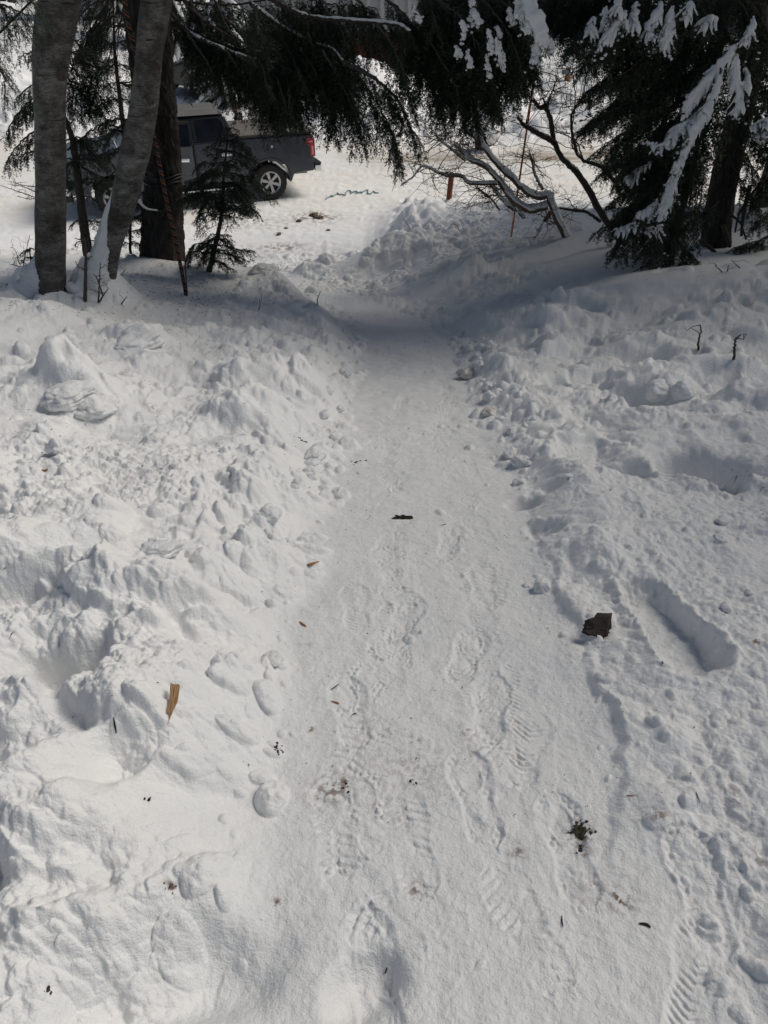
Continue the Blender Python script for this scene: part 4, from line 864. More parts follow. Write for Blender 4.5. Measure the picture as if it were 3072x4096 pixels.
def bev(o, w, seg=2, ang=35):
    m = o.modifiers.new('bevel', 'BEVEL'); m.width = w; m.segments = seg; m.limit_method = 'ANGLE'; m.angle_limit = R(ang); m.harden_normals = False; return o
v = hit(1797, 792); b = Buf()
b.tube(spline([at(1795, 800, v.y), at(1800, 750, v.y), at(1805, 705, v.y)], 14), 10.5 * pxm(750, v.y), 9, lambda s, th, r: r * .12 * np.cos(4 * th) + 0 * s)
o = b.obj('stake', plain('weathered_red_wood', (.16, .045, .02), .8, var=.5, scale=30, bmp=.005)); tag(o, 'short red brown wooden stake in the ploughed snow heap', 'stake')
# bent grey branch and snowy dead branch on the fir trunk
sprig('dead_branch', 'bent pale grey dead branch across the top of the big fir trunk', 'branch', [[(640, 322), (662, 350), (685, 380), (705, 382), (716, 374)]], 9.55, .011, 0, mat='alder')
t = thing('dead_branch', at(600, 840, 9.6), 'snow covered dead branch curving across the lower fir trunk', 'branch'); b = Buf(); b.tube(spline(px3([(556, 800), (565, 822), (590, 840), (645, 846)], 9.6), 24), np.linspace(.016, .006, 24), 6); b.obj('branch', M['darkbark'], t)
b = Buf(); Q = spline(px3([(556, 797), (566, 817), (590, 835), (630, 841)], 9.57), 24); b.tube(Q, np.linspace(.024, .006, 24), 8, lambda s, th, r: r * .3 * perlin(s / .03 + 0 * th, th, 3)); b.obj('snow_load', M['snow'], t)
# ============================================================ vehicles
M['paint'] = plain('dark_grey_car_paint', (.030, .036, .046), .20, .5, var=.05, scale=2, coat=.7)
M['paint2'] = plain('near_black_car_paint', (.014, .017, .018), .3, .4, var=.05, scale=2, coat=.7)
M['glass'] = plain('tinted_glass', (.006, .007, .010), .06, 0, var=.1, scale=1)
M['rubber'] = plain('tyre_rubber', (.018, .018, .019), .85, var=.4, scale=20)
M['alloy'] = plain('alloy_rim', (.45, .45, .46), .35, .8, var=.15, scale=12)
M['chrome'] = plain('chrome', (.75, .76, .78), .14, 1.0, var=.03)
M['trim'] = plain('black_plastic_trim', (.012, .012, .013), .6, var=.3, scale=30)
M['cover'] = plain('dusty_bed_cover', (.13, .12, .11), .8, var=.18, scale=6)
M['roofdust'] = plain('dusty_roof_paint', (.15, .145, .14), .6, .2, var=.15, scale=3)
M['redlens'] = plain('red_tail_lens', (.30, .008, .010), .15, 0, var=.2, coat=.8)
M['paleglass'] = plain('clear_lamp_lens', (.62, .56, .48), .12, 0, var=.25, scale=14, coat=.6)
M['cabinshade'] = plain('cabin_shade_black', (.012, .012, .012), .8)
def vobj(name, V, Fc, mat, par, T, smooth=False, bv=0):
    W = [T @ Vector(p) for p in V]
    o = meshobj(name, np.array([tuple(w) for w in W]), Fc, mat, par, smooth) if par is not None else None
    if bv: bev(o, bv)
    return o
def loft(prof, vs):
    """side profile (u,w) swept through cross positions vs=[(v, inset)]"""
    n = len(prof); V = []; c = np.mean(prof, 0)
    for v, ins in vs:
        for (u, w) in prof:
            V.append((u - np.sign(u - c[0]) * ins * .8, v, w - np.sign(w - c[1]) * ins))
    Fc = []
    for k in range(len(vs) - 1):
        for i in range(n): j = (i + 1) % n; Fc.append((k * n + i, k * n + j, (k + 1) * n + j, (k + 1) * n + i))
    Fc.append(tuple(range(n))); Fc.append(tuple(reversed(range((len(vs) - 1) * n, len(vs) * n))))
    return V, Fc
def arch(u0, w0, r, n=14): return [(u0 + r * math.cos(a), w0 + r * math.sin(a)) for a in np.linspace(R(-8), R(188), n)]
def wheel(par, T, u, v, R0=.42, wd=.28, side=1, badge=True):
    # tyre: lathe with tread blocks
    prof = [(-.5, .60), (-.52, .72), (-.5, .86), (-.44, .95), (-.34, .99), (.34, .99), (.44, .95), (.5, .86), (.52, .72), (.5, .60), (.3, .56), (-.3, .56)]
    na = 96; V = []; Fc = []; m = len(prof)
    for i in range(na):
        a = 2 * np.pi * i / na
        for k, (x, r) in enumerate(prof):
            rr = r * R0 * (1 + (.022 if (3 <= k <= 6 and ((i // 2) + (k % 2)) % 2 == 0) else 0))
            V.append((u + rr * math.cos(a), v + x * wd, R0 + rr * math.sin(a)))
        for k in range(m): Fc.append((i * m + k, ((i + 1) % na) * m + k, ((i + 1) % na) * m + (k + 1) % m, i * m + (k + 1) % m))
    w_ = vobj('tyre', V, Fc, M['rubber'], par, T, True); w_.name = 'wheel'
    # rim: ring, dark dish, six split spokes, hub
    def ring(r0, r1, x0, x1, n=48):
        V = []; Fc = []
        for i in range(n):
            a = 2 * np.pi * i / n
            for r, x in ((r0, x0), (r1, x1), (r1, x1 - .03 * side), (r0, x0 - .03 * side)): V.append((u + r * math.cos(a), v + x * side if False else v + x, R0 + r * math.sin(a)))
            for k in range(4): Fc.append((i * 4 + k, ((i + 1) % n) * 4 + k, ((i + 1) % n) * 4 + (k + 1) % 4, i * 4 + (k + 1) % 4))
        return V, Fc
    s = side * wd * .5
    V, Fc = ring(R0 * .52, R0 * .615, s * .82, s * 1.02); Vn = V; Fn = Fc
    for i in range(6):
        a = 2 * np.pi * i / 6 + .3
        for da in (-.12, .12):
            n = len(Vn)
            for r, x, hw_ in ((.06, .80, .020), (R0 * .56, .90, .017)):
                for sg in (-1, 1):
                    ca, sa = math.cos(a + da * (1 if r < .1 else .75)), math.sin(a + da * (1 if r < .1 else .75))
                    for dx in (0, -.22): Vn.append((u + r * ca - sg * hw_ * sa, v + s * (x + dx), R0 + r * sa + sg * hw_ * ca))
            Fn += [(n, n + 2, n + 6, n + 4), (n + 1, n + 5, n + 7, n + 3), (n, n + 4, n + 5, n + 1), (n + 2, n + 3, n + 7, n + 6)]
    n = len(Vn); k_ = 20
    for i in range(k_):
        a = 2 * np.pi * i / k_; Vn += [(u + .075 * math.cos(a), v + s * .70, R0 + .075 * math.sin(a)), (u + .060 * math.cos(a), v + s * .92, R0 + .060 * math.sin(a))]
    for i in range(k_): j = (i + 1) % k_; Fn.append((n + 2 * i, n + 2 * j, n + 2 * j + 1, n + 2 * i + 1))
    Fn.append(tuple(n + 2 * i + 1 for i in range(k_)))
    rim = vobj('rim', Vn, Fn, M['alloy'], par, T, False); pr = w_
    V = []; 
    for i in range(32): a = 2 * np.pi * i / 32; V.append((u + R0 * .55 * math.cos(a), v + s * .45, R0 + R0 * .55 * math.sin(a)))
    dish = vobj('brake_disc', V, [tuple(range(32))], M['trim'], par, T)
    for o in (rim, dish):
        o.parent = w_; o.matrix_parent_inverse.identity()
    return w_
def vehicle(name, label, cat, origin, phi, kind, paint):
    f = Vector((-math.cos(phi), -math.sin(phi), 0)); l = Vector((math.sin(phi), -math.cos(phi), 0))
    T = Matrix(((f.x, l.x, 0, origin[0]), (f.y, l.y, 0, origin[1]), (0, 0, 1, origin[2]), (0, 0, 0, 1)))
    t = thing(name, Vector(origin), label, cat)
    def B(nm, boxes, mat, bv=.008, par=t):
        V = []; Fc = []
        for c, s in boxes: box(V, Fc, c, s)
        o = vobj(nm, V, Fc, mat, t, T, False, bv)
        if par is not t: o.parent = par
        return o
    W = 1.98; wb = 3.68 if kind == 'pickup' else 2.95; fr = wb + .96
    if kind == 'pickup':
        top = [(fr - .03, 1.05), (fr - .12, 1.24), (fr - .35, 1.31), (3.3, 1.40), (2.95, 1.42), (.72, 1.44), (.70, 1.455), (-1.10, 1.43), (-1.15, 1.36)]
    else:
        top = [(fr - .03, 1.0), (fr - .12, 1.18), (fr - .35, 1.26), (2.3, 1.34), (-.9, 1.36), (-.98, 1.28)]
    prof = [(top[-1][0] + .02, .60)] + [(-.62, .56)] + arch(0, .45, .53)[::-1] + [(.62, .50), (wb - .62, .50)] + arch(wb, .45, .53)[::-1] + [(wb + .62, .52), (fr - .06, .56), (fr, .75)] + top
    V, Fc = loft(prof, [(0, .05), (-.025, .012), (-.06, 0), (-W + .06, 0), (-W + .025, .012), (-W, .05)])
    body = vobj('body', V, Fc, paint, t, T, False, .02)
    # cab
    if kind == 'pickup': bot = (.72, 3.42); tp = (.92, 2.62); zt = 1.93
    else: bot = (-.92, 2.55); tp = (-.62, 1.75); zt = 1.83
    zb = 1.41 if kind == 'pickup' else 1.33; ib, it = .04, .20
    V = [(bot[0], -ib, zb), (bot[1], -ib - .05, zb), (bot[1] - .0, -W + ib + .05, zb), (bot[0], -W + ib, zb), (tp[0], -it, zt), (tp[1], -it - .04, zt), (tp[1], -W + it + .04, zt), (tp[0], -W + it, zt)]
    vobj('cab', V, [(0, 1, 5, 4), (1, 2, 6, 5), (2, 3, 7, 6), (3, 0, 4, 7), (4, 5, 6, 7), (3, 2, 1, 0)], paint, t, T, False, .05)
    # roof skin with ribs
    V = []; Fc = []; n = 23; K = 9
    for i in range(n):
        vv = -it + .02 - (W - 2 * it + .04) * i / (n - 1)
        for k in range(K):
            uu_ = tp[0] + (tp[1] - tp[0]) * k / (K - 1); h = zt + .012 + .05 * math.sin(math.pi * i / (n - 1)) ** .6 * math.sin(math.pi * (k + .6) / (K + .2)) ** .5 + (.012 if i % 3 == 0 else 0)
            V.append((uu_, vv, h))
    for i in range(n - 1):
        for k in range(K - 1): a = i * K + k; Fc.append((a, a + 1, a + K + 1, a + K))
    vobj('roof', V, Fc, M['roofdust'] if kind == 'pickup' else paint, t, T, True)
    def side_pt(u, z, off=.006):               # a point on the sloping cab side
        q = (z - zb) / (zt - zb); return (u, -(ib + (it - ib) * q) + off, z)
    def pane(nm, quad, mat=M['glass'], off=.006, hinge=None):
        V = [side_pt(u, z, off) for u, z in quad] + [side_pt(u, z, off - .02) for u, z in quad]; n = len(quad)
        Fc = [tuple(range(n)), tuple(reversed(range(n, 2 * n)))] + [(i, (i + 1) % n, n + (i + 1) % n, n + i) for i in range(n)]
        return vobj(nm, V, Fc, mat, t, T)
    if kind == 'pickup':
        pane('window', [(.90, 1.46), (1.62, 1.46), (1.62, 1.84), (1.56, 1.87), (1.08, 1.87), (1.00, 1.81)]); pane('window_surround', [(.86, 1.44), (1.68, 1.44), (1.68, 1.89), (1.02, 1.90), (.93, 1.80)], M['trim'], .001)
        pane('opening_shade', [(1.74, 1.43), (3.10, 1.43), (2.60, 1.88), (1.74, 1.88)], M['cabinshade'], .004)  # black sheet standing for the shaded cab interior behind the open door
        B('sill_gap_shade', [((2.28, -.008, .98), (1.12, .03, .90))], M['cabinshade'])  # dark slab painting the shade in the lower door gap
        # open front door, hinged at the front
        H = Matrix.Translation((2.82, 0, 0)) @ Matrix.Rotation(R(-15), 4, 'Z') @ Matrix.Translation((-3.0, 0, 0)); T2 = T @ H
        V, Fc = loft([(1.97, .54), (3.0, .54), (3.0, 1.42), (1.97, 1.43)], [(.02, .03), (.0, 0), (-.07, 0)]); door = vobj('door', V, Fc, paint, t, T2, False, .012)
        V, Fc = [], []
        for a, c in (((1.97, 1.43), (1.97, 1.86)), ((1.97, 1.86), (2.60, 1.87)), ((2.60, 1.87), (3.0, 1.43))):
            n = len(V); d = np.array([c[0] - a[0], c[1] - a[1]]); nn = np.array([-d[1], d[0]]) / np.linalg.norm(d) * .03
            for (u, z), sg in ((a, 1), (a, -1), (c, -1), (c, 1)):
                for dv in (-.01, -.05): V.append((u + nn[0] * sg, side_pt(u, z)[1] + dv, z + nn[1] * sg))
            Fc += [(n, n + 2, n + 4, n + 6), (n + 1, n + 7, n + 5, n + 3), (n, n + 6, n + 7, n + 1), (n + 2, n + 3, n + 5, n + 4), (n, n + 1, n + 3, n + 2), (n + 4, n + 5, n + 7, n + 6)]
        fr_ = vobj('window_frame', V, Fc, M['trim'], t, T2)
        V = [(2.0, -.05, 1.44), (2.96, -.05, 1.44), (2.60, -.185, 1.84), (2.0, -.185, 1.84)]; g_ = vobj('window_glass', V + [(a, b_ - .01, c) for a, b_, c in V], [(0, 1, 2, 3), (7, 6, 5, 4)], M['glass'], t, T2)
        V, Fc = [], []; box(V, Fc, (2.18, .045, 1.14), (.22, .03, .035)); box(V, Fc, (2.18, .028, 1.14), (.26, .012, .075)); h_ = vobj('handle', V, Fc, M['chrome'], t, T2, False, .006)
        V, Fc = [], []; box(V, Fc, (2.90, .20, 1.50), (.12, .26, .22)); box(V, Fc, (2.86, .05, 1.43), (.06, .12, .04)); m_ = vobj('mirror', V, Fc, M['trim'], t, T2, False, .02)
        for q in (fr_, g_, h_, m_): q.parent = door
        B('handle', [((.98, .02, 1.14), (.22, .03, .035)), ((.98, .006, 1.14), (.26, .012, .075))], M['chrome'])
        for q_ in (.80, 1.70): B('door_seam', [((q_, -.001, 1.0), (.013, .006, .88))], M['trim'], 0)
        B('running_board', [((1.9, .06, .44), (2.2, .17, .045))], M['chrome'], .012); B('sill', [((1.9, -.03, .50), (2.45, .05, .08))], M['trim'])
        # bed cover, rail, tailgate, lamps, bumper
        V, Fc = [], []; box(V, Fc, (-.2, -W / 2, 1.475), (1.86, W - .10, .05)); vobj('bed_cover', V, Fc, M['cover'], t, T, False, .02)
        for q_ in (-.035, -W + .035): B('bed_rail', [((-.2, q_, 1.455), (1.84, .075, .03))], M['trim'])
        V, Fc = loft([(-1.165, 1.34), (-.98, 1.34), (-.94, 1.25), (-1.04, 1.15), (-1.04, .93), (-1.165, .93)], [(.014, .012), (0, 0), (-.12, 0)]); tl = vobj('tail_light', V, Fc, M['redlens'], t, T, False, .01)
        B('reflector', [((-1.10, .018, 1.07), (.05, .010, .20)), ((-1.06, .018, 1.26), (.10, .010, .03))], plain('pale_red_lens', (.75, .25, .25), .2), .004, par=tl)
        B('bumper', [((-1.24, -W / 2, .66), (.17, W - .04, .17))], M['chrome'], .035); B('bumper_step', [((-1.22, -W / 2, .765), (.20, W - .02, .05))], M['trim'], .02)
        # wheel-arch lip
        V, Fc = [], []; ar = np.linspace(R(0), R(180), 26)
        for a in ar:
            for r, v_ in ((.525, .004), (.548, .003), (.548, -.02), (.525, -.02)): V.append((r * math.cos(a), v_, .45 + r * math.sin(a)))
        for i in range(25):
            for k in range(4): Fc.append((i * 4 + k, i * 4 + (k + 1) % 4, (i + 1) * 4 + (k + 1) % 4, (i + 1) * 4 + k))
        vobj('wheel_arch_lip', V, Fc, M['trim'], t, T, False)
        V = [(-.10 + .03 * math.cos(a), .004, 1.22 + .03 * math.sin(a)) for a in np.linspace(0, 6.283, 17)[:-1]]; vobj('fuel_cap', V + [(a, b_ - .01, c) for a, b_, c in V], [tuple(range(16))], M['chrome'], t, T)
        # rear screen and windscreen
    else:
        pane('window', [(-.72, 1.40), (.1, 1.40), (.1, 1.74), (-.5, 1.74)]); pane('window', [(.18, 1.40), (1.12, 1.40), (1.12, 1.76), (.18, 1.76)]); pane('window', [(1.20, 1.40), (2.25, 1.40), (1.68, 1.76), (1.20, 1.76)])
        for q_ in (-.3, -W + .3): B('roof_rail', [((.5, q_, zt + .09), (1.9, .05, .04))], M['trim'])
        B('mirror', [((2.15, .16, 1.40), (.12, .24, .18))], paint, .02)
        for q_ in (1.35, .3): B('handle', [((q_, .015, 1.10), (.2, .03, .03))], M['trim'])
        for q_ in (.14, 1.16, 2.26): B('door_seam', [((q_, .0, .95), (.012, .006, .8))], M['trim'], 0)
    q0, q1 = .12, .90
    def scr(nm, ub, ut, sg):
        V = []
        for q in (q0, q1):
            u = ub + (ut - ub) * q + sg * .008; z = zb + (zt - zb) * q; i_ = ib + (it - ib) * q + .09; V += [(u, -i_, z + sg * .0), (u, -W + i_, z)]
        vobj(nm, [V[0], V[1], V[3], V[2]] + [(a - sg * .02, b_, c) for a, b_, c in (V[0], V[1], V[3], V[2])], [(0, 1, 2, 3), (7, 6, 5, 4)], M['glass'], t, T)
    scr('windscreen', bot[1], tp[1], 1); scr('rear_screen', bot[0], tp[0], -1)
    # front: grille with bars, headlights, bumper, fog lamps
    g_ = B('grille', [((fr + .005, -W / 2, .98), (.05, 1.20, .34))], M['trim'], .02)
    B('grille_bar', [((fr + .04, -W / 2, .86 + k * .075), (.03, 1.12, .028)) for k in range(4)], M['chrome'], .006, par=g_)
    for v_ in (-.20, -W + .20): B('headlight', [((fr - .05, v_, 1.0), (.22, .34, .28))], M['paleglass'], .03)
    B('front_bumper', [((fr + .06, -W / 2, .66), (.24, W - .02, .22))], M['chrome'], .05); B('air_dam', [((fr + .02, -W / 2, .48), (.20, W - .16, .14))], M['trim'], .03)
    for v_ in (-.26, -W + .26): B('fog_lamp', [((fr + .175, v_, .66), (.03, .22, .10))], M['trim'], .012)
    B('underbody', [((wb / 2, -W / 2, .44), (wb - 1.3, 1.3, .2)), ((-.8, -W / 2, .55), (.5, 1.2, .15)), ((0, -W / 2, .42), (.14, 1.6, .14)), ((wb, -W / 2, .42), (.14, 1.6, .14))], M['trim'])
    for u in (0, wb): 
        for v_, sd_ in ((-.165, 1), (-W + .165, -1)): wheel(t, T, u, v_, side=sd_)
    return t
W1 = np.array([-2.7645, 18.6015, 0]); gW = min(gz(-2.76, 18.6), gz(-6.1, 17.2))
TRK = vehicle('pickup_truck', 'dark grey pickup with its front door ajar, parked on the snow road below the trees', 'pickup truck', (W1[0], W1[1], gW - .01), R(22), 'pickup', M['paint'])
w2 = hit(806, 404); 
SUV = vehicle('parked_car', 'black car far behind the pickup, mostly hidden by the hanging fir boughs', 'car', (w2.x + 2.95, w2.y + .3, gz(w2.x, w2.y) - .01), R(6), 'suv', M['paint2'])
# snow-dusted bonnet of the car
# ============================================================ person beyond the pickup bed
def person():
    base = at(958, 700, 21.6); X, Yp = at(940, 440, 21.3).x, 21.3
    g0 = gz(X, Yp); t = thing('person', Vector((X, Yp, g0)), 'person in a black jacket standing on the far side of the pickup, dark hair', 'person')
    J = {'pel': (0.10, 0, .95), 'bel': (.09, 0, 1.10), 'che': (.06, 0, 1.32), 'nek': (.02, 0, 1.48), 'hd0': (-.01, 0, 1.56), 'hd1': (-.035, 0, 1.66), 'hd2': (-.03, 0, 1.735),
         'sl': (.06, -.19, 1.40), 'el': (.02, -.27, 1.14), 'wl': (-.16, -.22, 1.02), 'hl': (-.24, -.20, 1.02), 'sr': (.06, .19, 1.40), 'er': (.05, .28, 1.14), 'wr': (-.12, .25, 1.0), 'hr': (-.20, .23, .99),
         'pl': (.10, -.10, .88), 'kl': (.06, -.12, .50), 'al': (.12, -.12, .09), 'tl': (-.06, -.13, .04), 'pr': (.10, .10, .88), 'kr': (.09, .12, .50), 'ar': (.15, .12, .09), 'tr': (-.03, .13, .04)}
    E = ['pel-bel', 'bel-che', 'che-nek', 'nek-hd0', 'hd0-hd1', 'hd1-hd2', 'che-sl', 'sl-el', 'el-wl', 'wl-hl', 'che-sr', 'sr-er', 'er-wr', 'wr-hr', 'pel-pl', 'pl-kl', 'kl-al', 'al-tl', 'pel-pr', 'pr-kr', 'kr-ar', 'ar-tr']
    Rr = dict(pel=.15, bel=.14, che=.17, nek=.058, hd0=.075, hd1=.098, hd2=.075, sl=.085, el=.058, wl=.038, hl=.042, sr=.085, er=.058, wr=.038, hr=.042, pl=.10, kl=.07, al=.05, tl=.045, pr=.10, kr=.07, ar=.05, tr=.045)
    ks = list(J); me = bpy.data.meshes.new('body'); me.from_pydata([J[k] for k in ks], [tuple(ks.index(a) for a in e.split('-')) for e in E], [])
    o = bpy.data.objects.new('body', me); COL.objects.link(o); o.parent = t
    m = o.modifiers.new('skin', 'SKIN'); m.use_smooth_shade = True
    for i, k in enumerate(ks): me.skin_vertices[0].data[i].radius = (Rr[k], Rr[k] * (.8 if k in ('che', 'bel', 'pel') else 1))
    me.skin_vertices[0].data[0].use_root = True
    s = o.modifiers.new('sub', 'SUBSURF'); s.levels = 2; s.render_levels = 2
    # colour by height: skin head, black jacket, dark trousers
    m_, n, b = newmat('clothed_person'); tc = n.nodes.new('ShaderNodeTexCoord'); sp_ = n.nodes.new('ShaderNodeSeparateXYZ'); n.links.new(tc.outputs['Object'], sp_.inputs[0])
    mr = n.nodes.new('ShaderNodeMapRange'); mr.inputs[1].default_value = 0; mr.inputs[2].default_value = 2; n.links.new(sp_.outputs['Z'], mr.inputs[0])
    r = ramp(n, mr.outputs[0], [(0, (.02, .018, .016)), (.05, (.03, .032, .04)), (.46, (.012, .012, .013)), (.742, (.012, .012, .013)), (.75, (.42, .22, .16))]); r.color_ramp.interpolation = 'CONSTANT'
    n.links.new(r.outputs[0], b.inputs['Base Color']); b.inputs['Roughness'].default_value = .8; me.materials.append(m_)
    b = Buf(); L0 = np.array(t.location)
    for i in range(40):
        a = rng.uniform(0, 6.28); e = rng.uniform(.1, 1.5); d = np.array([math.cos(a) * math.cos(e), math.sin(a) * math.cos(e), math.sin(e)])
        if d[0] < -.35 and d[2] < .6: continue
        blob(b, L0 + np.array([-.022, 0, 1.665]) + d * [.085, .085, .09], .036, .8, 8, 6, .3)
    blob(b, L0 + np.array([-.015, 0, 1.68]), .105, .95, 14, 9, .08)
    b.obj('hair', plain('dark_hair', (.025, .016, .012), .7, scale=60), t)
    for sg in (-1, 1):
        b = Buf(); blob(b, L0 + np.array([-.02, sg * .098, 1.635]), .024, 1.4, 8, 6, .1); b.obj('ear', plain('ear_skin', (.45, .23, .17), .6), t)
    b = Buf(); blob(b, L0 + np.array([-.135, 0, 1.635]), .018, 1.4, 8, 6, .1); b.obj('nose', plain('nose_skin', (.42, .22, .16), .6), t)
person()
# ============================================================ buildings and things across the road
M['redwall'] = plain('rust_red_board_wall', (.17, .055, .028), .8, var=.35, scale=5)
M['brownwall'] = plain('brown_board_wall', (.13, .05, .032), .8, var=.35, scale=7)
M['metalroof'] = plain('grey_metal_roof', (.16, .17, .18), .6, .2, var=.12, scale=3)
g0 = 0.0
t = thing('building', Vector((-1.5, 34, g0)), 'red brown board building with ribbed grey metal roof, glimpsed behind the fir boughs', 'building')
V, Fc = [], []; box(V, Fc, (-2.6, 37.5, 1.25), (7.4, 7, 2.5)); w_ = meshobj('wall', V, Fc, M['redwall'], t, False)
V, Fc = [], []
for k in range(37): box(V, Fc, (-6.2 + k * .2, 33.98, 1.25), (.03, .05, 2.5))
o = meshobj('battens', V, Fc, M['redwall'], t, False); o.parent = w_
V, Fc = [], []; box(V, Fc, (2.35, 36, .9), (2.4, 5, 1.8)); a_ = meshobj('annexe_wall', V, Fc, M['brownwall'], t, False)
V, Fc = [], []
for k in range(9): box(V, Fc, (1.3 + k * .27, 33.48, .9), (.025, .04, 1.8))
o = meshobj('battens', V, Fc, M['brownwall'], t, False); o.parent = a_
V = []; Fc = []; n = 61
for i in range(n):
    x = -6.7 + 8.2 * i / (n - 1); h = .02 if i % 4 == 0 else 0
    V += [(x, 33.4, 2.35 + h), (x, 37.5, 4.4 + h), (x, 41.6, 2.35 + h)]
for i in range(n - 1): Fc += [(i * 3, i * 3 + 3, i * 3 + 4, i * 3 + 1), (i * 3 + 1, i * 3 + 4, i * 3 + 5, i * 3 + 2)]
r_ = meshobj('roof', V, Fc, M['metalroof'], t, False); sm = r_.modifiers.new('solid', 'SOLIDIFY'); sm.thickness = .06
V, Fc = [], []; box(V, Fc, (-2.6, 37.5, 4.50), (5, 1.4, .2)); o = meshobj('roof_snow', V, Fc, M['snow'], t, True); bev(o, .1, 3)
V, Fc = [], []; box(V, Fc, (-4.4, 33.96, 1.4), (.9, .05, .8)); o = meshobj('window', V, Fc, M['glass'], t, False); V, Fc = [], []
for c, s in (((-4.4, 33.94, 1.83), (1.04, .08, .07)), ((-4.4, 33.94, .97), (1.04, .08, .07)), ((-4.88, 33.94, 1.4), (.07, .08, .79)), ((-3.92, 33.94, 1.4), (.07, .08, .79))): box(V, Fc, c, s)
f2 = meshobj('frame', V, Fc, M['metalroof'], t, False); f2.parent = o
def pole(name, label, cat, a, c, Y, r, mat):
    b = Buf(); b.tube(spline([at(*a, Y), at(*c, Y)], 8), r, 8); return tag(b.obj(name, mat), label, cat)
pole('grey_pole', 'pale grey pole in front of the brown annexe wall', 'pole', (1584, 350), (1586, 240), 29.5, .045, M['metalroof'])
t = thing('railing', at(2030, 400, 28.5), 'dark railing with thin posts at the left foot of the snow mound', 'railing'); 
for k, (x, y0, y1) in enumerate(((1995, 405, 345), (2022, 400, 335), (2040, 400, 335), (2058, 395, 330))):
    b = Buf(); b.tube(spline([at(x, y0, 28.5), at(x + 5, y1, 28.5)], 5), .04, 6); b.obj('post', M['darkbark'], t)
b = Buf(); b.tube(spline([at(1980, 372, 28.5), at(2062, 338, 28.5)], 6), .03, 6); b.obj('rail', M['metalroof'], t)
v = hit(2270, 325)
t = thing('signpost', v, 'brown wooden post with a small grey board and snow cap on the far mound', 'signpost')
b = Buf(); b.tube(spline([at(2268, 330, v.y), at(2276, 255, v.y)], 6), .10, 8); b.obj('post', plain('brown_post', (.22, .10, .04), .8), t)
V, Fc = [], []; c = at(2264, 288, v.y - .15); box(V, Fc, c, (.32, .04, .16)); bev(meshobj('board', V, Fc, M['metalroof'], t, False), .01)
b = Buf(); blob(b, np.array(at(2279, 250, v.y)), .22, .7, 14, 9, .2); b.obj('snow_cap', M['snow'], t)
v = hit(1945, 598)
t = thing('snowy_stump', v, 'rounded stump by the road carrying a tall dome of snow', 'stump')
b = Buf(); b.tube(np.array([[v.x - .13, v.y + .1, v.z - .1], [v.x - .12, v.y + .1, v.z + .15], [v.x - .1, v.y + .1, v.z + .32]]), np.array([.24, .22, .20]), 14); b.obj('stump', M['darkbark'], t)
b = Buf(); blob(b, np.array([v.x + .02, v.y, v.z + .42]), .36, .95, 26, 16, .18, 9); b.obj('snow_cap', M['snow'], t)
# teal rope thrown down on the road
pl = [(1295, 786), (1310, 800), (1335, 805)] ; P = []
for i in range(140):
    f = i / 139; x = 1300 + 215 * f; y = 792 - 22 * math.sin(f * 2.2) + 7 * math.sin(f * 47) * math.sin(f * 9 + .5) + 6 * math.sin(f * 23) * (1 - f)
    v = hit(x + 7 * math.cos(f * 61) * math.cos(f * 5), y); P.append((v.x, v.y, v.z + .02))
b = Buf(); b.tube(spline(P, 420), .014, 6)
tag(b.obj('teal_rope', plain('teal_rope', (.22, .34, .38), .8, var=.3, scale=40)), 'teal rope lying in loose loops on the snow road', 'rope')
# ============================================================ trees across the road
def far_tree_proto(seed, h, rad, snowy):
    r = np.random.default_rng(seed); bf = Buf(); bs = Buf(); bt = Buf()
    bt.tube(np.array([[0, 0, -1], [0, 0, h * .5], [0, 0, h]]), np.array([h * .018, h * .012, .02]), 8)
    A = []; B = []
    for z in np.arange(h * .05, h * .98, .30):
        Rz = rad * (1 - z / h) ** .85 + .15
        for k in range(int(6 + Rz * 3.5)):
            a = r.uniform(0, 6.283); l = Rz * r.uniform(.55, 1.1); d = np.array([math.cos(a), math.sin(a), 0]); s = np.linspace(0, 1, 6)[:, None]
            q = np.array([0, 0, z + r.uniform(-.15, .15)]) + d * l * s + np.array([0, 0, -1]) * (.35 * l * s ** 1.6); sd = np.array([-d[1], d[0], 0])
            A.append(q[:-1]); B.append(q[1:])
            for j in range(1, 6):
                for sg in (-1, 1):
                    e = q[j] + (sd * sg * .45 + d * .3 + np.array([0, 0, -.5])) * l * .30 * r.uniform(.6, 1.2); A.append(q[j][None]); B.append(e[None])
            if r.random() < snowy: bs.tube(q[1:] + [0, 0, .06], np.array([.05, .10, .12, .10, .04]) * r.uniform(.6, 1.2), 6, None, .6)
    needles(bf, np.vstack(A), np.vstack(B), .17, .055, .10)
    return bf, bt, bs
def place_protos(protos, spots):
    done = {}
    for (k, px, Y, s, lab) in spots:
        d = ray(px, 100); x = d[0] * Y / d[1]; z = gz(x, Y)
        if k not in done:
            t = thing('conifer', Vector((0, 0, 0)), lab, 'tree', 'conifers across the road'); bf, bt, bs = protos[k]
            ch = [bf.obj('crown', M['farfir'], t, False), bt.obj('trunk', M['darkbark'], t)] + ([bs.obj('snow_load', M['snow'], t)] if bs.n else [])
            done[k] = (t, ch)
        else:
            t0, ch = done[k]; t = t0.copy(); COL.objects.link(t); t['label'] = lab
            for c in ch: c2 = c.copy(); COL.objects.link(c2); c2.parent = t
        t.location = (x, Y, z - .2); t.rotation_euler = (0, 0, px * .37); t.scale = (s, s, s)
M['farfir'] = needle_mat('far_fir_needles', (.014, .024, .014), (.035, .055, .028))
far_protos = [far_tree_proto(1, 13, 3.0, .25), far_tree_proto(2, 15, 3.4, .45), far_tree_proto(3, 8, 2.3, .8)]
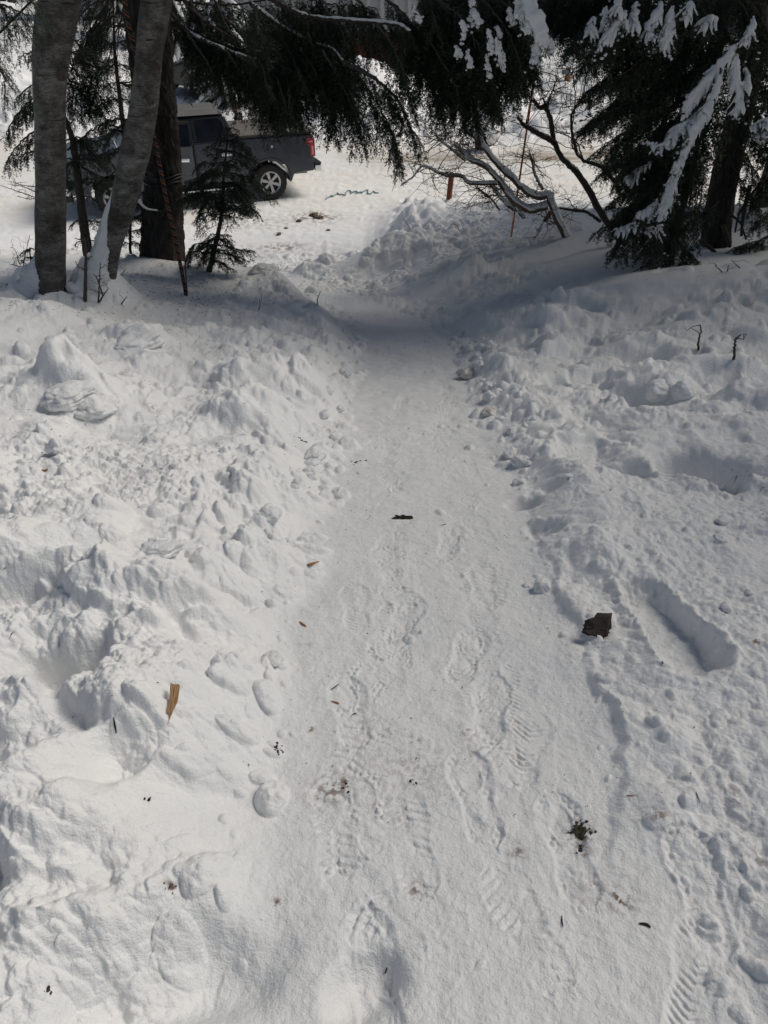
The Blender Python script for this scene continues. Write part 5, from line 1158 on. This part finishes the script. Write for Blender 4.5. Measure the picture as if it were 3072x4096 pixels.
place_protos(far_protos, [(0, 2190, 45, 1, 'dark conifer at the left end of the far tree line, behind the snow mound'), (1, 2300, 43, 1, 'dense conifer directly behind the snow mound'), (0, 2420, 46, 1.1, 'dark conifer right of the one behind the mound'),
  (1, 2540, 42, 1, 'snow flecked conifer above the sunlit clearing'), (0, 2660, 47, 1.1, 'dark conifer behind the thin upper boughs of the snowy hemlock'), (1, 2790, 44, 1, 'conifer glimpsed left of the leaning black trunk top'),
  (0, 2930, 46, 1, 'conifer glimpsed behind the leaning black trunk'), (1, 3080, 42, 1, 'conifer at the far right edge across the road'), (2, 2120, 50, 1.3, 'snow covered young conifer left of the mound'), (0, 2000, 52, 1.1, 'conifer behind the railing'),
  (2, 2585, 36, .6, 'small snowy conifer standing in the sunlit gap'), (2, 880, 31, .8, 'snow laden conifer seen through the fir limbs'), (2, 700, 40, 1.2, 'snowy conifer above the black car'), (1, 60, 52, 1, 'tall conifer in the far top left corner'),
  (1, 1500, 50, 1, 'conifer rising behind the red building'), (0, 1700, 48, 1, 'dark conifer right of the metal roof'), (1, 1860, 46, 1, 'conifer behind the brown annexe'), (2, 480, 46, 1.4, 'snowy conifer far up between the pale alders')])
# ---- upper crowns of the near conifers, above the picture: they shade the middle ground
def upper_crown(tree, cx, cy, z0, z1, rad, seed, cut=None):
    r = np.random.default_rng(seed); bf = Buf(); A = []; B = []
    for z in np.arange(z0, z1, .33):
        Rz = rad * (1 - (z - z0) / (z1 - z0) * .8)
        for k in range(int(5 + Rz * 2.4)):
            a = r.uniform(0, 6.283); l = Rz * r.uniform(.6, 1.1); d = np.array([math.cos(a), math.sin(a), 0]); s = np.linspace(0, 1, 7)[:, None]
            q = np.array([cx, cy, z + r.uniform(-.15, .15)]) + d * l * s + np.array([0, 0, -1]) * (.30 * l * s ** 1.7); sd = np.array([-d[1], d[0], 0])
            if cut and q[-1, 2] < CAMZ + q[-1, 1] * .02 + .1: continue
            A.append(q[:-1]); B.append(q[1:])
            for j in range(1, 7):
                for sg in (-1, 1): A.append(q[j][None]); B.append((q[j] + (sd * sg * .5 + d * .3 + np.array([0, 0, -.35])) * l * .3 * r.uniform(.6, 1.2))[None])
    needles(bf, np.vstack(A), np.vstack(B), .12, .035, .075)
    o = bf.obj('upper_crown', M['farfir'], tree, False)
upper_crown(TF, -3.1, 10, 6.0, 14, 4.4, 5, True)
upper_crown(TH, 4.3, 9.6, 5.8, 14, 3.9, 6, True)
def side_tree(x, y, z0, z1, rad, seed, label):
    g = gz(x, y); t = thing('conifer', Vector((x, y, g)), label, 'tree'); b = Buf(); b.tube(spline([(x, y, g - .3), (x + .1, y, z1 * .6), (x, y, z1)], 40), np.linspace(.24, .03, 40), 14, lambda s, th, r: .02 * perlin(th * 4 + 0 * s, s / .2 + 0 * th, 3)); b.obj('trunk', M['firbark'], t)
    upper_crown(t, x, y, z0, z1, rad, seed)
side_tree(7.9, 12.4, 3.2, 14, 3.3, 8, 'conifer at the right frame edge, its boughs reaching in behind the leaning black trunk')
side_tree(8.1, 15.9, 3.6, 15, 4.1, 18, 'conifer added further back at the right frame edge, shading the ploughed heap')  # tree put in to throw shade over the heap and path end
side_tree(8.6, 8.4, 5.2, 13, 3.0, 19, 'unseen conifer added right of the snowy hemlock, shading the drifts')  # stands out of view, added to darken the right-hand drifts
side_tree(7.2, 4.0, 6.0, 13, 3.0, 9, 'unseen conifer added right of the path, shading the trodden snow')  # out-of-view tree, placed to dim the foreground snow
b = Buf(); b.tube(spline([(4.0, 9.1, 4.5), (4.3, 9.2, 7), (4.3, 9.2, 13)], 30), np.linspace(.1, .03, 30), 8); b.obj('trunk_top', M['firbark'], TH)
# ============================================================ snow blocks and clods
def chunk(px, py, r, label, flat=.75, asp=1.0, seed=0, rough_=.35, mat='snow', name='snow_chunk', group=None, sink=.35, cat='snow lump'):
    v = hit(px, py); q = np.random.default_rng(seed + 50)
    bm = bmesh.new(); bmesh.ops.create_icosphere(bm, subdivisions=5 if r > .03 else 3, radius=1)
    C_ = np.array([vv.co[:] for vv in bm.verts]); a = q.uniform(0, 3)
    pl_ = q.normal(0, 1, (9, 3)); pl_ /= np.linalg.norm(pl_, axis=1)[:, None]; dd = q.uniform(.62, .92, 9)   # planed facets
    for nn, d in zip(pl_, dd):
        e = C_ @ nn - d; C_ -= np.outer(np.clip(e, 0, None) * .8, nn)
    o3 = seed * 1.7; n1 = 0; D_ = C_ / (np.linalg.norm(C_, axis=1)[:, None] + 1e-9)
    for fq, am in ((1.3, 1), (3.1, .45), (7, .22), (15, .10)):
        if fq > 8 and r < .03: continue
        n1 = n1 + am * (perlin(D_[:, 0] * fq + o3, D_[:, 1] * fq, 7) + perlin(D_[:, 1] * fq + 5, D_[:, 2] * fq + o3, 8) + perlin(D_[:, 2] * fq + 3, D_[:, 0] * fq + o3, 9)) / 2.2
    n1 = np.clip(n1, -.9, .9)
    C_ *= (1 + rough_ * n1)[:, None]; C_ *= [r * asp, r, r * flat]
    c, s = math.cos(a * .4), math.sin(a * .4); C_ = np.stack([C_[:, 0] * c - C_[:, 1] * s, C_[:, 0] * s + C_[:, 1] * c, C_[:, 2]], 1)
    for vv, co in zip(bm.verts, C_): vv.co = co
    me = bpy.data.meshes.new(name); bm.to_mesh(me); bm.free(); me.polygons.foreach_set('use_smooth', np.ones(len(me.polygons), dtype=bool)); me.materials.append(M[mat])
    o = bpy.data.objects.new(name, me); COL.objects.link(o); o.location = (v.x, v.y, v.z + r * flat * (1 - sink * 2) * .6)
    return tag(o, label, cat, group)
M['ice'] = plain('translucent_dirty_ice', (.62, .58, .55), .35, var=.15, scale=20); M['soil'] = plain('frozen_brown_dirt', (.13, .10, .065), .9, var=.5, scale=40, bmp=.01)
chunk(560, 1370, .17, 'largest snow block, on the left bank below the alders', .62, 1.4, 1); chunk(270, 1580, .12, 'angular tilted snow slab left of the lumpy bank', .5, 1.5, 2, .4)
chunk(380, 1630, .10, 'angular snow block leaning on the tilted slab', .5, 1.4, 12, .4)
chunk(230, 1800, .045, 'small upright snow lump on the smooth left slope', 1.1, 1, 3); chunk(650, 2195, .05, 'grey undercut snow lump above the wood splinter', .5, 1.5, 4, .4)
chunk(1255, 1825, .055, 'rounded snow block beside the left path edge', .6, 1.4, 5); chunk(1235, 1900, .05, 'squarish snow block just below the rounded one by the path', .8, 1.1, 6)
chunk(1075, 2060, .06, 'oval snow clod on the left shoulder of the path', .6, 1.1, 7); chunk(1090, 2640, .035, 'flat snow clod beside the path, level with the black leaf', .5, 1.1, 8)
chunk(2635, 1570, .09, 'left of two round snowballs on the right bank', .85, 1.1, 9, .2); chunk(2725, 1570, .085, 'right of two round snowballs on the right bank', .8, 1, 10, .2)
chunk(2890, 2085, .028, 'small snow clod near the right edge, upper of two', .7, 1.3, 11); chunk(2880, 2160, .036, 'small snow clod near the right edge, lower of two', .6, 1.3, 13)
chunk(2170, 2355, .035, 'knobbly snow clod left of the black leaf', .9, 1, 14, .4); chunk(2105, 2345, .014, 'tiny snow clod left of the knobbly one', .8, 1, 15); chunk(2905, 2430, .020, 'snow pellet right of the deep boot hole, lower', .7, 1.2, 16); chunk(3000, 2372, .016, 'snow pellet right of the deep boot hole, upper', .7, 1.2, 17)
chunk(1960, 1655, .055, 'dirty tilted ice piece on the right path edge', .6, 1.2, 18, .3, 'ice', 'ice_chunk', cat='ice lump'); chunk(1870, 1500, .08, 'pinkish ice lump on the right path edge', .7, 1.1, 19, .3, 'ice', 'ice_chunk', cat='ice lump')
chunk(1060, 1082, .15, 'widest snow clod at the road edge below the pickup', .55, 1.5, 20); chunk(1105, 1078, .10, 'middle snow clod at the road edge below the pickup', .9, 1, 21); chunk(1158, 1075, .08, 'rightmost snow clod at the road edge below the pickup', .7, 1.2, 22)
for i, (px, py, r, lab) in enumerate(((1197, 885, .06, 'brown frozen dirt clod left of the dirt smear on the road'), (1144, 914, .04, 'small brown clod on the road below the larger dirt clod'), (1116, 938, .06, 'brown clod low on the snow road'), (1313, 922, .045, 'brown clod right of the dirt smear'), (1255, 862, .09, 'gritty dirt heap in the road snow'), (1275, 872, .08, 'gritty dirt lump right beside the dirt heap'))):
    chunk(px, py, r, lab, .6, 1.3, 30 + i, .5, 'soil', 'dirt_clod', cat='dirt clod')
k = 0
for q in range(46):
    y = rng.uniform(2.6, 7.5); c = np.interp(y, PATH[:, 1], PATH[:, 0]); x = c + (.52 + abs(rng.normal(0, .12))) * (1 if rng.random() < .68 else -1)
    d = y * CT - (gz(x, y) - CAMZ) * ST; px = 1536 + F * x / d; py = 2048 - F * (y * ST + (gz(x, y) - CAMZ) * CT) / d
    chunk(px, py, rng.uniform(.018, .048), 'one of many small white clods spilled along the path shoulders', rng.uniform(.6, .9), rng.uniform(1, 1.4), 60 + q, .3, group='clods along the path')
# ============================================================ leaf, wood, bark, moss, twigs on the snow
def flat_piece(name, outline, label, cat, mat, thick=.004, lift=.006, tilt=.25, tiltx=0., bend=.0, wob=.0008):
    c = np.mean(outline, 0); v = hit(*c); n = np.array([tiltx, -tilt, 1.0]); n /= np.linalg.norm(n); p0 = np.array(v) + n * lift
    o = np.array([0, 0, CAMZ]); P = []
    for px, py in outline:
        d = ray(px, py); t_ = np.dot(p0 - o, n) / np.dot(d, n); P.append(o + d * t_)
    P = np.array(P); C_ = P.mean(0); rr = np.linalg.norm(P - C_, axis=1); m_ = len(P); V = []; Fc = []
    rings = [0.0, .35, .7, 1.0]
    for top in (1, 0):
        for k, f in enumerate(rings):
            pts = C_ + (P - C_) * f if k else C_[None]
            for i, p in enumerate(pts):
                w = wob * math.sin(i * 2.3 + k) * (k > 0) + bend * f * f
                V.append(p + n * (w + (thick if top else 0)))
    L_ = 1 + 3 * m_
    for s_ in (0, 1):
        o_ = s_ * L_
        for i in range(m_):
            j = (i + 1) % m_; tri = (o_, o_ + 1 + i, o_ + 1 + j); Fc.append(tri if s_ == 0 else tri[::-1])
            for k in range(2):
                a = o_ + 1 + k * m_; q = (a + i, a + m_ + i, a + m_ + j, a + j); Fc.append(q if s_ == 0 else q[::-1])
    for i in range(m_): j = (i + 1) % m_; a = 1 + 2 * m_; Fc.append((a + j, a + i, L_ + a + i, L_ + a + j))
    ob = meshobj(name, V, Fc, mat, None, name == 'dead_leaf'); return tag(ob, label, cat)
M['leaf'] = plain('wet_black_brown_leaf', (.018, .009, .008), .7, var=.6, scale=60, bmp=.004)
lf = [(478, 352), (560, 340), (700, 345), (830, 355), (945, 345), (930, 430), (915, 520), (925, 640), (925, 740), (880, 770), (850, 810), (888, 852), (835, 880), (825, 935), (770, 968), (740, 960), (720, 1060), (640, 1080), (575, 1030), (560, 970), (470, 930), (400, 915), (320, 930), (270, 890), (190, 860), (150, 830), (185, 800), (180, 745), (215, 735), (215, 680), (180, 650), (230, 640), (245, 520), (290, 530), (310, 505), (400, 480), (480, 450), (500, 415)]
lf = [(2300 + (a if not (a == 478) else 495) / 6.38, 2400 + b_ / 6.38) for a, b_ in lf[1:]]
lf = lf[4 - 4:]
flat_piece('dead_leaf', lf, 'ragged black brown dead leaf standing in the snow right of the path', 'leaf', M['leaf'], .0012, .026, .45, -.1, .006, .0012)
M['wood'] = None
def wood_mat():
    m, n, b = newmat('split_wood'); tc = n.nodes.new('ShaderNodeTexCoord'); mp = n.nodes.new('ShaderNodeMapping'); mp.inputs['Scale'].default_value = (380, 30, 60); mp.inputs['Rotation'].default_value = (0, 0, R(-7)); n.links.new(tc.outputs['Object'], mp.inputs[0])
    t = noise_node(n, 1, 4, .6, mp.outputs[0]); r = ramp(n, t.outputs[0], [(.3, (.16, .07, .025)), (.48, (.36, .20, .09)), (.7, (.50, .33, .17))]); n.links.new(r.outputs[0], b.inputs['Base Color']); b.inputs['Roughness'].default_value = .6; bump(n, b, t.outputs[0], .002); return m
M['wood'] = wood_mat()
sp_ = [(690, 285), (745, 295), (760, 320), (870, 325), (885, 360), (900, 322), (955, 318), (995, 350), (975, 520), (960, 640), (935, 800), (920, 900), (870, 990), (830, 1090), (780, 1160), (745, 1280), (700, 1360), (660, 1480), (610, 1660), (640, 1470), (655, 1290), (610, 1250), (612, 1130), (640, 950), (670, 700), (680, 480)]
flat_piece('wood_splinter', [(600 + a / 8.3, 2700 + b_ / 8.3) for a, b_ in sp_], 'pale yellow brown wood splinter lying in the left snow', 'wood splinter', M['wood'], .005, .036, .30, 0, 0, .0006)
M['bark'] = plain('flaky_bark_piece', (.075, .055, .042), .8, var=.6, scale=160, bmp=.01)
bk = [(490, 590), (500, 560), (560, 530), (600, 520), (640, 500), (590, 480), (600, 462), (690, 462), (700, 490), (760, 480), (830, 455), (880, 460), (930, 485), (1080, 490), (1120, 475), (1110, 505), (1150, 535), (1150, 560), (1100, 585), (1040, 605), (980, 625), (900, 640), (800, 615), (740, 600), (620, 605), (560, 575), (530, 610), (500, 625)]
flat_piece('bark_piece', [(1500 + a / 7.54, 2000 + b_ / 7.54) for a, b_ in bk], 'dark flaky bark piece lying in the middle of the path', 'bark', M['bark'], .014, .004, .9, 0, 0, .003)
M['moss'] = plain('dark_moss_lichen', (.07, .065, .035), .9, var=.7, scale=220, bmp=.01); M['darkdebris'] = plain('dark_debris', (.03, .02, .016), .8, var=.5, scale=100)
def debris(name, px, py, n, spread, size, label, cat, mat, seed):
    q = np.random.default_rng(seed); b = Buf(); v0 = hit(px, py)
    for i in range(n):
        x, y = v0.x + q.normal(0, spread), v0.y + q.normal(0, spread); blob(b, np.array([x, y, gz(x, y) + size * .2]), size * q.uniform(.3, 1.3), .3, 7, 5, .9, int(q.integers(1, 9)))
    return tag(b.obj(name, M[mat]), label, cat)
debris('moss_tuft', 2322, 3325, 90, .011, .0045, 'dark mossy scrap on the trodden snow, lower right', 'moss', 'moss', 1)
debris('moss_tuft', 2320, 3400, 9, .006, .0045, 'small dark crumb just below the mossy scrap', 'moss', 'darkdebris', 2)
debris('debris_crumb', 1377, 3150, 8, .006, .0035, 'black crumb in the dirty trodden patch on the path', 'debris', 'darkdebris', 3)
debris('debris_crumb', 615 + 500, 2200 + 2960 // 3 - 180, 6, .006, .003, 'dark shred at the left path edge', 'debris', 'darkdebris', 4)
debris('debris_crumb', 1115, 2980, 8, .007, .0035, 'small torn dark leaf shred left of the path', 'debris', 'darkdebris', 5)
debris('debris_crumb', 588, 3200, 4, .004, .004, 'dark crumb under the round snow lump, lower left', 'debris', 'darkdebris', 6)
debris('debris_crumb', 188, 3960, 5, .004, .0045, 'black speck near the bottom left corner', 'debris', 'darkdebris', 7)
debris('debris_crumb', 690, 3552, 7, .006, .003, 'brown gritty scrap on the lower left snow', 'debris', 'moss', 8)
debris('debris_crumb', 1205, 1758, 10, .02, .007, 'dark scrap of lichen on the left bank beside the path', 'debris', 'darkdebris', 9)
debris('debris_crumb', 1445, 1845, 10, .03, .006, 'pale broken scraps on the left of the path, far up', 'debris', 'moss', 10)
debris('debris_crumb', 1652, 3125, 4, .005, .0035, 'tiny brown crumbs in the middle of the path', 'debris', 'darkdebris', 12)
M['tanleaf'] = plain('tan_leaf_scrap', (.30, .13, .05), .6, var=.4, scale=80)
def sliver(name, pts, label, cat, mat, r=.002, lift=.003, ends=.4):
    P = [tuple(hit(*p, lift)) for p in pts]; P = spline(P, 14); b = Buf(); b.tube(P, r * np.sin(np.linspace(ends, np.pi - ends, 14)), 6, None, .6); return tag(b.obj(name, M[mat]), label, cat)
for pts, r, lab, mat in (([(1228, 2262), (1245, 2258), (1276, 2248)], .0075, 'orange brown leaf scrap at the left path edge, above the footprints', 'tanleaf'), ([(1198, 2488), (1212, 2500), (1225, 2508)], .005, 'curled tan leaf scrap beside the left path edge', 'tanleaf'),
    ([(1166, 1930), (1174, 1942), (1184, 1950)], .008, 'pointed tan bud scale on the left shoulder of the path', 'tanleaf'), ([(168, 1882), (180, 1884), (192, 1880)], .007, 'small red brown scrap far left', 'tanleaf'),
    ([(2555, 3695), (2585, 3700), (2602, 3712)], .0035, 'dark red bud scale on the trodden snow, lower right', 'darkdebris'), ([(1325, 2806), (1345, 2812), (1358, 2816)], .003, 'faint brown scrap inside a boot print', 'tanleaf'),
    ([(2503, 3183), (2520, 3184), (2545, 3183)], .0016, 'red brown needle lying across the shovelled step', 'tanleaf')): sliver('leaf_scrap', pts, lab, 'scrap', mat, r)
for pts, r, lab in (([(1322, 2762), (1340, 2750), (1358, 2736)], .0018, 'forked black twiglet on the path'), ([(455, 2872), (460, 2900), (466, 2936)], .0028, 'thick black needle standing in the left hollow'), ([(40, 2556), (46, 2540), (56, 2530)], .002, 'black needle at the left edge'),
    ([(2246, 3662), (2248, 3690), (2251, 3710)], .0016, 'straight dark needle low on the right'), ([(2782, 3168), (2790, 3190), (2799, 3215)], .0016, 'dark needle right of the shovelled step'), ([(1539, 3898), (1544, 3885), (1548, 3872)], .0018, 'black needle in the shaded boot hollow'),
    ([(1408, 2862), (1418, 2856), (1428, 2856)], .0018, 'short black needle in a footprint'), ([(2648, 2646), (2650, 2654), (2652, 2658)], .0022, 'black needle on the floor rim of the deep boot hole'), ([(1765, 2105), (1775, 2100), (1786, 2098)], .0022, 'thin twiglet right of the bark piece')):
    sliver('fallen_needle', pts, lab, 'needle', 'darkdebris', r)
# uncountable litter of needles and seed scales
A = []; q = np.random.default_rng(3)
def lit(n, f, smin, smax):
    for i in range(n):
        x, y = f(); a = q.uniform(0, 3.14); s = q.uniform(smin, smax); c = np.array([x, y, gz(x, y) + .002 + s * .08]); d = np.array([math.cos(a), math.sin(a), q.uniform(-.25, .1)]) * s; w = np.array([-math.sin(a), math.cos(a), 0]) * min(s * .28, .0016 + s * .10)
        A.append((c - d, c - w, c + d, c + w, c + [0, 0, .0022 + s * .12]))
lit(520, lambda: (q.normal(.15, .32), .9 + 1.9 * q.random()), .0012, .0034)
lit(110, lambda: ((q.random() - .5) * 3.4, 1.0 + 3.0 * q.random()), .002, .006)
lit(260, lambda: ((q.random() - .5) * 7, 2.5 + 5 * q.random()), .003, .011)
lit(260, lambda: (-1.9 + q.normal(0, .9), 3.3 + q.normal(0, .7)), .002, .008)
lit(950, lambda: (-2.7 + q.normal(0, .75), 8.6 + q.normal(0, .8)), .008, .020)
lit(200, lambda: (-3.3 + q.normal(0, .9), 6.0 + q.normal(0, .5)), .006, .015)
lit(160, lambda: (2.5 + q.normal(0, .7), 3.6 + q.normal(0, .6)), .003, .009)
A = np.array(A); V = A.reshape(-1, 3); i = np.arange(len(A))[:, None] * 5
Fc = np.concatenate([np.stack([i[:, 0] + a, i[:, 0] + b_, i[:, 0] + 4], 1) for a, b_ in ((0, 1), (1, 2), (2, 3), (3, 0))])
tag(meshobj('needle_litter', V, Fc, M['darkdebris'], None, False), 'scattered fallen needles and seed scales on the snow', 'litter', None, 'stuff')
